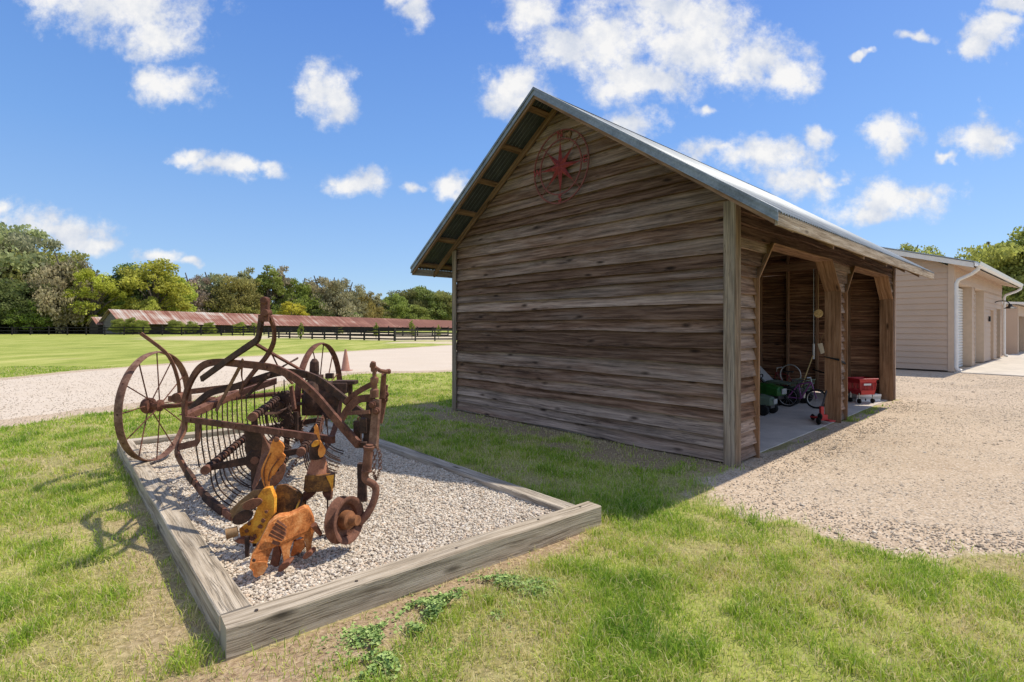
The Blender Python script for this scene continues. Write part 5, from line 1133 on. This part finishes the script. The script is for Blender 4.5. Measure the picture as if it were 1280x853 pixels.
toy_tractor(fl(962, 509)+Vector((0,.35,0)), R(-55), 1.0, M_GRN, 'bright green toy tractor with yellow seat behind the dusty one')
toy_tractor(fl(938, 514)+Vector((0,.2,0)), R(-60), .8, M_YEL, 'yellow-orange toy tractor half hidden by the barn door jamb', M_DPL)
# quad-like ride-on with grey seat, mesh basket and silver engine
q = fl(988, 506)+Vector((0,.3,0)); e = empty('toy_quad', q, 'grey and black ride-on toy quad with tilted light grey seat and wire front basket', 'toy quad'); d = Vector((math.cos(R(-55)), math.sin(R(-55)), 0)); n_ = Vector((-d.y, d.x, 0))
def Q(a, b, z): return q+d*a+n_*b+UP*z
for a, b, r in ((-.3,-.24,.16),(-.3,.24,.16),(.3,-.24,.16),(.3,.24,.16)):
    mb = MB(); p_ = Q(a, b, r); mb.lathe(p_-n_*.06, n_, [(.07, 0), (.14, 0), (r, .03), (r, .09), (.14, .12), (.07, .12)], 20); w_ = mb.build('wheel', M_RUB, e, smooth=True)
    mb = MB(); mb.lathe(p_-n_*.05, n_, [(0, 0), (.075, 0), (.075, .1), (0, .1)], 14); mb.build('rim', M_SIL, w_, smooth=True)
mb = MB(); mb.box(Q(-.35, -.12, .2), d*.7, n_*.24, UP*.12); mb.build('body', M_DPL, e, bevel=.02)
mb = MB(); mb.hexa([Q(-.6, -.17, .68), Q(-.6, .17, .68), Q(-.57, .17, .71), Q(-.57, -.17, .71), Q(-.28, -.17, .36), Q(-.28, .17, .36), Q(-.24, .17, .4), Q(-.24, -.17, .4)]); mb.build('seat', M_LG, e, bevel=.012)
mb = MB(); mb.hexa([Q(-.25, -.17, .36), Q(-.25, .17, .36), Q(-.22, .17, .42), Q(-.22, -.17, .42), Q(.18, -.16, .36), Q(.18, .16, .36), Q(.18, .16, .39), Q(.18, -.16, .39)]); mb.build('fender', M_GRN2, e, bevel=.01)
mb = MB()
for k in range(7): mb.sweep([Q(.22, -.16+k*.053, .28), Q(.30, -.18+k*.06, .48)], .006, sides=5); mb.sweep([Q(.48, -.16+k*.053, .28), Q(.52, -.18+k*.06, .48)], .006, sides=5)
for z_ in (.28, .34, .41, .48):
    k = (z_-.28)*.3; mb.sweep([Q(.22+k, -.17-k*.3, z_), Q(.5+k*.5, -.17-k*.3, z_), Q(.5+k*.5, .17+k*.3, z_), Q(.22+k, .17+k*.3, z_)], .006, sides=5, loop=True)
mb.build('basket', M_GRN2, e)
mb = MB(); mb.lathe(Q(.28, -.03, .1), UP, [(.05, 0), (.05, .14), (.02, .16)], 14); mb.lathe(Q(.36, .08, .12), UP, [(.04, 0), (.04, .1), (.02, .12)], 14); mb.build('engine', M_SIL, e, smooth=True)
mb = MB(); hc = Q(.0, .32, .52); mb.sweep([hc+(d*math.cos(t_)+UP*math.sin(t_))*.2 for t_ in [math.pi*k/14*1.3-.3 for k in range(15)]], .012, sides=6); mb.build('roll_hoop', M_LG, e, smooth=True)
def bike(c, yaw, r, col, label, lean=.1):
    e = empty('kids_bicycle', c, label, 'bicycle', 'small bicycles inside the barn'); d = Vector((math.cos(yaw), math.sin(yaw), 0)); n = Vector((-d.y, d.x, 0)); up = (UP+n*lean).normalized()
    def K(a, z): return c+d*a+up*z
    wb = r*2.6
    for a in (-wb/2, wb/2):
        mb = MB(); o_ = K(a, r); mb.sweep([o_+(d*math.cos(t_)+up*math.sin(t_))*(r-.012) for t_ in [2*math.pi*k/32 for k in range(32)]], .016, sides=8, loop=True); w_ = mb.build('wheel', M_RUB, e, smooth=True)
        mb = MB()
        for k in range(14): t_ = math.pi*2*k/14; mb.sweep([o_+n*.02*(1 if k % 2 else -1), o_+(d*math.cos(t_)+up*math.sin(t_))*(r-.03)], .0016, sides=4)
        mb.sweep([o_+(d*math.cos(t_)+up*math.sin(t_))*(r-.032) for t_ in [2*math.pi*k/32 for k in range(32)]], .007, sides=6, loop=True); mb.build('rim', M_SIL, w_)
    mb = MB(); f = K(wb/2, r); h = K(wb*.32, r*2.7); s_ = K(-wb*.12, r*2.4); bb = K(-wb*.03, r*.95); rw = K(-wb/2, r)
    for a, b in ((h, bb), (h, s_), (s_, bb), (bb, rw), (s_, rw), (h, f)): mb.sweep([a, b], .012, sides=8)
    mb.build('frame', col, e, smooth=True)
    mb = MB(); mb.sweep([h, K(wb*.29, r*3.2)], .011); t_ = K(wb*.29, r*3.2); mb.sweep([t_-n*.2-d*.06, t_-n*.08, t_+n*.08, t_+n*.2-d*.06], .010, smooth=3); mb.build('handlebar', M_SIL, e, smooth=True)
    mb = MB(); sp_ = K(-wb*.14, r*2.75); mb.sweep([s_, sp_], .010); mb.hexa([sp_-d*.1-n*.06, sp_-d*.1+n*.06, sp_-d*.1+n*.05+UP*.03, sp_-d*.1-n*.05+UP*.03, sp_+d*.11-n*.015, sp_+d*.11+n*.015, sp_+d*.11+n*.012+UP*.02, sp_+d*.11-n*.012+UP*.02]); mb.build('saddle', M_DPL, e, bevel=.006)
M_PUR = paint_mat('purple_paint', (.22,.05,.20), .4, .5, 0, .1)
bike(fl(1020.5, 511)+Vector((-.195,.115,0)), R(-30), .175, M_PUR, 'small bicycle with purple frame and grey wheel half behind the barn post')
bike(fl(1004, 500)+Vector((-.1,.5,0)), R(140), .19, paint_mat('dark_red_paint', (.20,.02,.02), .4, .5, 0, .2), 'small red-framed bicycle in shade left of the purple one')
# scooter
s0 = fl(1026, 531); e = empty('kick_scooter', s0, 'red kick scooter with black stem and white grip leaning on the barn post', 'scooter')
hp = P(1037.5, 474, 8.15); hd_ = P(1026, 514, 7.95)
mb = MB(); mb.sweep([s0+Vector((-.02,.02,.06)), hd_, hp], .014, sides=8); mb.build('stem', M_DPL, e, smooth=True)
mb = MB(); mb.sweep([hp+(hd_-hp)*.02-X1*0, hp+(hd_-hp)*.24], .02, sides=8); mb.build('grip', M_WHT, e, smooth=True)
mb = MB(); mb.cbox(s0+Vector((.12,.16,.06)), Vector((.10,.02,0)), Vector((-.06,.42,0)), UP*.02); mb.cbox(s0+Vector((.03,.03,.17)), X1*.05, Y1*.05, UP*.2); mb.cbox(s0+Vector((.07,.05,.10)), X1*.10, Y1*.06, UP*.09); mb.build('deck', M_REDP, e, bevel=.006)
for p_, r_ in ((s0+Vector((-.04,-.01,.055)), .055), (s0+Vector((.09,.36,.05)), .05), (s0+Vector((-.0,.02,.12)), .05)):
    mb = MB(); mb.lathe(p_-X1*.015, X1, [(.0, 0), (r_*.8, 0), (r_, .01), (r_, .02), (r_*.8, .03), (0, .03)], 18); mb.build('wheel', M_RUB, e, smooth=True)
# red shopping basket cart
D0 = 10.0; c0 = P(1077, 503, D0); c0.z = FZ; e = empty('basket_cart', c0, 'red plastic shopping basket cart beside the far barn post', 'basket')
d = Vector((.985, .17, 0)); n_ = Vector((-.17, .985, 0))
def K(a, b, z): return c0+d*a+n_*b+UP*z
zb0, zb1 = .17, .47; wb0, wb1 = .15, .195
mb = MB()
def wall(a0, a1, b0, b1):   # pierced basket wall with slots
    for k in range(9):
        pass
for sgn in (-1, 1):
    for (u0, u1) in ((0, .28), (.72, 1)):
        za = zb0+(zb1-zb0)*u0; zb_ = zb0+(zb1-zb0)*u1; wa = wb0+(wb1-wb0)*u0; wc = wb0+(wb1-wb0)*u1
        mb.hexa([K(-wa, sgn*.14, za), K(wa, sgn*.14, za), K(wa, sgn*.13, za), K(-wa, sgn*.13, za), K(-wc, sgn*.155, zb_), K(wc, sgn*.155, zb_), K(wc, sgn*.145, zb_), K(-wc, sgn*.145, zb_)])
        mb.hexa([K(sgn*wa, -.14, za), K(sgn*wa, .14, za), K(sgn*(wa-.01), .14, za), K(sgn*(wa-.01), -.14, za), K(sgn*wc, -.155, zb_), K(sgn*wc, .155, zb_), K(sgn*(wc-.01), .155, zb_), K(sgn*(wc-.01), -.155, zb_)])
    for k in range(13):
        f = -1+2*k/12; wm = wb0+(wb1-wb0)*.5
        mb.sweep([K(f*(wb0+.014), sgn*.141, zb0+.07), K(f*(wb1-.014), sgn*.150, zb1-.07)], .012, .007, nrm=n_)
    for k in range(8):
        f = -1+2*k/7; mb.sweep([K(sgn*(wb0+.012), f*.13, zb0+.07), K(sgn*(wb1-.018), f*.14, zb1-.07)], .012, .007, nrm=d)
mb.box(K(-wb0, -.14, zb0), d*2*wb0, n_*.28, UP*.012); mb.sweep([K(-wb1-.012, -.165, zb1), K(wb1+.012, -.165, zb1), K(wb1+.012, .165, zb1), K(-wb1-.012, .165, zb1)], .012, sides=6, loop=True); mb.build('basket', M_REDP, e)
mb = MB(); mb.box(K(-.10, -.158, .35), d*.16, n_*.004, UP*.035); mb.build('label_strip', M_WHT, e)
for a, b in ((-.15, -.1), (.15, -.1), (-.15, .1), (.15, .1)):
    mb = MB(); mb.sweep([K(a, b, .2), K(a, b, .07)], .012); w_ = mb.build('caster_stem', M_SIL, e); mb = MB(); mb.lathe(K(a-.012, b, .045), d, [(.0, 0), (.045, 0), (.045, .024), (0, .024)], 14); mb.build('wheel', M_RUB, w_)
c1 = P(1088, 503, 10.05); c1.z = FZ; e = empty('white_board_stack', c1, 'low stack of pale boards on the floor under the red basket', 'board')
for k in range(3): mb = MB(); mb.box(c1+Vector((-.28+k*.01, .0, .002+k*.047)), Vector((.55,.1,0)), Vector((-.04,.22,0)), UP*.045); mb.build('board', M_LG if k == 1 else M_WHT, e, bevel=.003)
# hanging things by the middle post
h0 = P(1017, 336, 11.2)
e = empty('hanging_pole', h0, 'long thin pale pole hanging against the inside wall of the barn', 'pole'); mb = MB(); mb.sweep([h0, P(1017, 430, 11.2)], .010, sides=6); mb.build('shaft', M_LG, e); mb = MB(); mb.sweep([P(1017, 430, 11.2), P(1017, 449, 11.2)], .022, sides=8); mb.build('grip', M_WHT, e)
h1 = P(1023, 392, 9.4); e = empty('hanging_rope_coil', h1, 'round straw-coloured rope coil hanging left of the middle barn post', 'rope coil'); M_STRAW = wood_mat('straw_rope', (.3,.2,.08), (.5,.36,.16), (.62,.48,.25), None, 0, 0, .002, .2)
for r_ in (.015, .035, .055, .075): mb = MB(); mb.sweep([h1+(X1*math.cos(t_)+UP*math.sin(t_)*.85)*r_ for t_ in [2*math.pi*k/24 for k in range(24)]], .012, sides=6, loop=True); mb.build('coil', M_STRAW, e, smooth=True)
mb = MB(); mb.sweep([h1+UP*.07, h1+UP*.95], .003, sides=4); mb.build('cord', M_STRAW, e)
h2 = P(1027, 434, 8.6); e = empty('hanging_tag', h2, 'cream cardboard tag hanging tilted beside the middle barn post', 'tag'); mb = MB(); mb.plate([P(1022, 430, 8.6), P(1028, 429, 8.6), P(1031, 441, 8.6), P(1026, 443, 8.6)], Y1*.006); mb.build('card', paint_mat('cream_card', (.62,.55,.40), .8, .2, 0, .1), e); mb = MB(); mb.sweep([P(1025, 430, 8.6), P(1028, 420, 8.58), P(1033, 414, 8.5)], .003, sides=4); mb.build('string', M_STRAW, e)
h3 = P(1046, 468, 7.9); e = empty('post_strap', h3, 'black bungee strap wrapped round the middle barn post', 'strap'); mb = MB(); mb.sweep([B(.15, 3.60, 1.02), B(-.055, 3.60, .98), B(-.055, 3.98, .90), B(.15, 3.98, .95)], .03, .008, nrm=UP.cross(BV)); mb.build('band', M_RUB, e); mb = MB(); mb.sweep([P(1034, 467, 8.2), P(1026, 465, 8.5), P(1016, 462, 8.9)], .012, sides=6); mb.build('tail', M_RUB, e)
h4 = P(1000, 470, 9.9); e = empty('rake_tool', h4, 'thin wooden tool handle leaning on the inside of the barn', 'tool'); mb = MB(); mb.sweep([P(1016, 445, 10.4), P(1001, 486, 9.9)], .012, sides=6); mb.build('handle', M_STRAW, e); mb = MB(); mb.cbox(P(1001, 489, 9.85), X1*.3, Y1*.04, UP*.06); mb.build('head', M_DPL, e)
bk = fl(1012, 488)+Vector((0,.9,0)); e = empty('storage_tub', bk, 'dark plastic storage tub against the back of the barn behind the bicycles', 'tub'); mb = MB(); mb.hexa([bk, bk+X1*.5, bk+X1*.5+Y1*.35, bk+Y1*.35, bk+Vector((-.04,-.03,.38)), bk+Vector((.54,-.03,.38)), bk+Vector((.54,.38,.38)), bk+Vector((-.04,.38,.38))]); mb.build('tub', M_DPL, e, bevel=.01); mb = MB(); mb.cbox(bk+Vector((.25,.17,.39)), X1*.62, Y1*.45, UP*.03); mb.build('lid', M_DPL, e, bevel=.01)
# wall details: pale wasp nest on the gable, mount
wn = B(2.28, -.05, 4.18); e = empty('paper_nest', wn, 'small tan mud nest under the gable peak above the compass star', 'nest')
mb = MB(); 
for k in range(5): mb.lathe(wn+BU*random.uniform(-.05,.05)+UP*random.uniform(-.05,.05), -BV, [(.0, -.03), (.035, -.01), (.03, .01), (0, .025)], 8)
mb.build('comb', M_STUD, e, smooth=True)
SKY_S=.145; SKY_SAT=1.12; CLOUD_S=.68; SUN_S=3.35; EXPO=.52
# ------------------------------------------------------------ sky, sun and camera
w = bpy.data.worlds.new('World'); SC.world = w; w.use_nodes = True; t = w.node_tree; n, l = t.nodes, t.links; n.clear()
sunv = Vector((.59, .305, 1.0)).normalized(); el = math.asin(sunv.z); az = math.atan2(sunv.x, sunv.y)
sky = n.new('ShaderNodeTexSky'); sky.sky_type = 'NISHITA'; sky.sun_disc = False; sky.sun_elevation = el; sky.sun_rotation = az; sky.air_density = 1.0; sky.dust_density = .3; sky.ozone_density = 2.2
def N_(t_, **k):
    q = n.new(t_)
    for a, b in k.items(): setattr(q, a, b)
    return q
def M_(op, a, b=0.0, c=0.0, clamp=False):
    q = N_('ShaderNodeMath', operation=op, use_clamp=clamp)
    for i, v in enumerate((a, b, c)):
        if isinstance(v, bpy.types.NodeSocket): l.new(v, q.inputs[i])
        else: q.inputs[i].default_value = v
    return q.outputs[0]
def V_(op, a, b):
    q = N_('ShaderNodeVectorMath', operation=op)
    for i, v in enumerate((a, b)):
        if isinstance(v, bpy.types.NodeSocket): l.new(v, q.inputs[i])
        elif v is not None: q.inputs[i].default_value = v
    return q
tc = N_('ShaderNodeTexCoord'); sp = N_('ShaderNodeSeparateXYZ'); l.new(tc.outputs['Generated'], sp.inputs[0])
yc = M_('MAXIMUM', sp.outputs[1], .05); cx = M_('DIVIDE', sp.outputs[0], yc); cz = M_('DIVIDE', sp.outputs[2], yc)
cb = N_('ShaderNodeCombineXYZ'); l.new(cx, cb.inputs[0]); l.new(cz, cb.inputs[1]); p0 = cb.outputs[0]
def noise(v, s, d, r=.55, col=False):
    q = N_('ShaderNodeTexNoise'); l.new(v, q.inputs['Vector']); q.inputs['Scale'].default_value = s; q.inputs['Detail'].default_value = d; q.inputs['Roughness'].default_value = r
    return q.outputs['Color' if col else 'Fac']
wv = V_('SUBTRACT', noise(p0, 7, 4, .6, True), (.5,.5,.5)).outputs[0]; wm = V_('MULTIPLY', wv, (.13,.10,0)).outputs[0]; p = V_('ADD', p0, wm).outputs[0]
CL = [(150,5,100,38),(200,40,50,28),(218,100,50,27),(178,95,20,12),(408,110,34,34),(418,122,25,22),(240,196,32,10),(290,205,44,12),(335,207,22,11),(450,229,32,17),(562,233,24,16),(515,235,16,9),(75,290,58,20),(110,302,30,12),(5,270,22,14),(200,317,30,10),(242,325,18,6),(515,8,17,24),(500,-14,30,20),
 (665,18,40,34),(700,62,40,30),(640,112,42,26),(760,50,70,55),(860,50,80,50),(940,75,60,34),(990,98,30,24),(800,100,60,28),(790,150,42,18),(850,10,80,34),(950,198,60,22),(1000,225,50,20),(890,190,40,14),(1035,215,20,10),(1120,248,62,25),(1085,265,42,15),(1150,240,34,16),(1120,173,30,22),(1230,163,38,22),(1250,175,30,14),(1187,192,11,7),(1018,166,19,13),(1235,45,34,26),(1215,65,30,14),(1140,50,22,8),(880,141,15,9),(1270,5,40,14),(1250,30,30,10),(1080,70,10,5)]
mx = None
for (a, b, ra, rb) in CL:
    c = ((a-640)/F, (HZ-b)/F, 0); s_ = (F/(ra*1.42), F/(rb*1.42), 0)
    d = V_('MULTIPLY', V_('SUBTRACT', p, c).outputs[0], s_).outputs[0]
    q = N_('ShaderNodeVectorMath', operation='LENGTH'); l.new(d, q.inputs[0])
    if mx is None: mx = q.outputs['Value']
    else: mx = M_('SMOOTH_MIN', mx, q.outputs['Value'], .12)
f1 = noise(p0, 16, 9, .62); f2 = noise(p0, 5, 4, .5)
den = M_('ADD', M_('SUBTRACT', 1.0, mx), M_('ADD', M_('MULTIPLY', M_('SUBTRACT', f1, .5), 1.7), M_('MULTIPLY', M_('SUBTRACT', noise(p0, 52, 6, .7), .5), .6)))
rp = N_('ShaderNodeValToRGB'); l.new(den, rp.inputs[0]); rp.color_ramp.interpolation = 'EASE'; rp.color_ramp.elements[0].position = .0; rp.color_ramp.elements[1].position = .78
fw = M_('GREATER_THAN', sp.outputs[1], .06); mask = M_('MULTIPLY', M_('MULTIPLY', rp.outputs[0], fw), .95)
# unseen cloud added overhead and behind the camera to brighten and neutralise ambient light
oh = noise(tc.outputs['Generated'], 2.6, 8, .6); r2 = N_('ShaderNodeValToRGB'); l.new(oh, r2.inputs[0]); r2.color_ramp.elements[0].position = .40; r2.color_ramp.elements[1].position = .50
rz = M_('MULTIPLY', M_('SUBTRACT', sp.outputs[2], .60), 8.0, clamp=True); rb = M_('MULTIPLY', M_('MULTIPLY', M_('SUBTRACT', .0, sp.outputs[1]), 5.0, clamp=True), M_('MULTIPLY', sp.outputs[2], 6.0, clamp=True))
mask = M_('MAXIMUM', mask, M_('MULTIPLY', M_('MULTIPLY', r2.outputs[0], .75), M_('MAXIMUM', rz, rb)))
# cloud body: brighter billows, greyer cores
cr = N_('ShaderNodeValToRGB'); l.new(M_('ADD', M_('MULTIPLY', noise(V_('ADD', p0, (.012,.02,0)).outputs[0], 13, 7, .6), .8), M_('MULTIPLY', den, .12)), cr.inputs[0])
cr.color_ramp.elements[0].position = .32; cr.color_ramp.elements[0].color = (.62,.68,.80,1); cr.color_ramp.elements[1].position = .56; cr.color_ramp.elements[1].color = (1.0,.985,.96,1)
hs = N_('ShaderNodeHueSaturation'); l.new(sky.outputs[0], hs.inputs['Color']); hs.inputs['Saturation'].default_value = SKY_SAT; hs.inputs['Hue'].default_value = .513
b1 = N_('ShaderNodeBackground'); tr_ = N_('ShaderNodeValToRGB'); l.new(sp.outputs[2], tr_.inputs[0]); e_ = tr_.color_ramp.elements; e_.new(.12); e_.new(.3)
for i_, (p_, c_) in enumerate(((0.0, (.62,.72,.86,1)), (.12, (.72,.80,.92,1)), (.3, (.90,.94,1,1)), (.6, (1,1,1,1)))): e_[i_].position = p_; e_[i_].color = c_
mt_ = N_('ShaderNodeMix', data_type='RGBA', blend_type='MULTIPLY'); mt_.inputs[0].default_value = 1.0; l.new(hs.outputs[0], mt_.inputs[6]); l.new(tr_.outputs[0], mt_.inputs[7])
gr_ = N_('ShaderNodeValToRGB'); l.new(sp.outputs[2], gr_.inputs[0]); g2_ = gr_.color_ramp.elements; g2_.new(.12); g2_.new(.3); g2_.new(.55)
k_ = 1/SKY_S
for i_, (p_, c_) in enumerate(((0.0, (.31,.44,.57)), (.12, (.225,.37,.57)), (.3, (.125,.275,.55)), (.55, (.062,.175,.49)), (1.0, (.04,.12,.40)))): g2_[i_].position = p_; g2_[i_].color = (*c_, 1)
gs_ = N_('ShaderNodeMix', data_type='RGBA', blend_type='MULTIPLY'); gs_.inputs[0].default_value = 1.0; l.new(gr_.outputs[0], gs_.inputs[6]); gs_.inputs[7].default_value = (k_, k_, k_, 1)
gm_ = N_('ShaderNodeMix', data_type='RGBA'); gm_.inputs[0].default_value = .72; l.new(mt_.outputs[2], gm_.inputs[6]); l.new(gs_.outputs[2], gm_.inputs[7])
l.new(gm_.outputs[2], b1.inputs[0]); b1.inputs[1].default_value = SKY_S
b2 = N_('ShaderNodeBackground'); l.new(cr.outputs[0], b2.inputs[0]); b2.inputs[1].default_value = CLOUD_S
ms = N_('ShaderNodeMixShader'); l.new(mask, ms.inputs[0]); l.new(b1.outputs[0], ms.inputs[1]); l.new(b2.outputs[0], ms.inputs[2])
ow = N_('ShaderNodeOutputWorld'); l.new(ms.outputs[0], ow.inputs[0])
sl = bpy.data.lights.new('sun', 'SUN'); sl.energy = SUN_S; sl.angle = R(.6); sl.color = (1, .91, .77); so = bpy.data.objects.new('sun', sl); COL.objects.link(so)
so.rotation_euler = (-sunv).to_track_quat('-Z', 'Y').to_euler(); so.location = (0, 0, 30)
cam = bpy.data.cameras.new('camera'); co = bpy.data.objects.new('camera', cam); COL.objects.link(co); co.location = (0, 0, EYE); co.rotation_euler = (R(90), 0, 0)
cam.sensor_width = 36; cam.lens = 36*F/1280; cam.shift_y = -(426.5-HZ)/1280; cam.clip_end = 4000; cam.clip_start = .05; SC.camera = co
SC.view_settings.view_transform = 'Standard'; SC.view_settings.look = 'None'; SC.view_settings.gamma = 1; SC.view_settings.exposure = EXPO
SC.render.engine = 'CYCLES'; SC.cycles.max_bounces = 8; SC.cycles.diffuse_bounces = 5
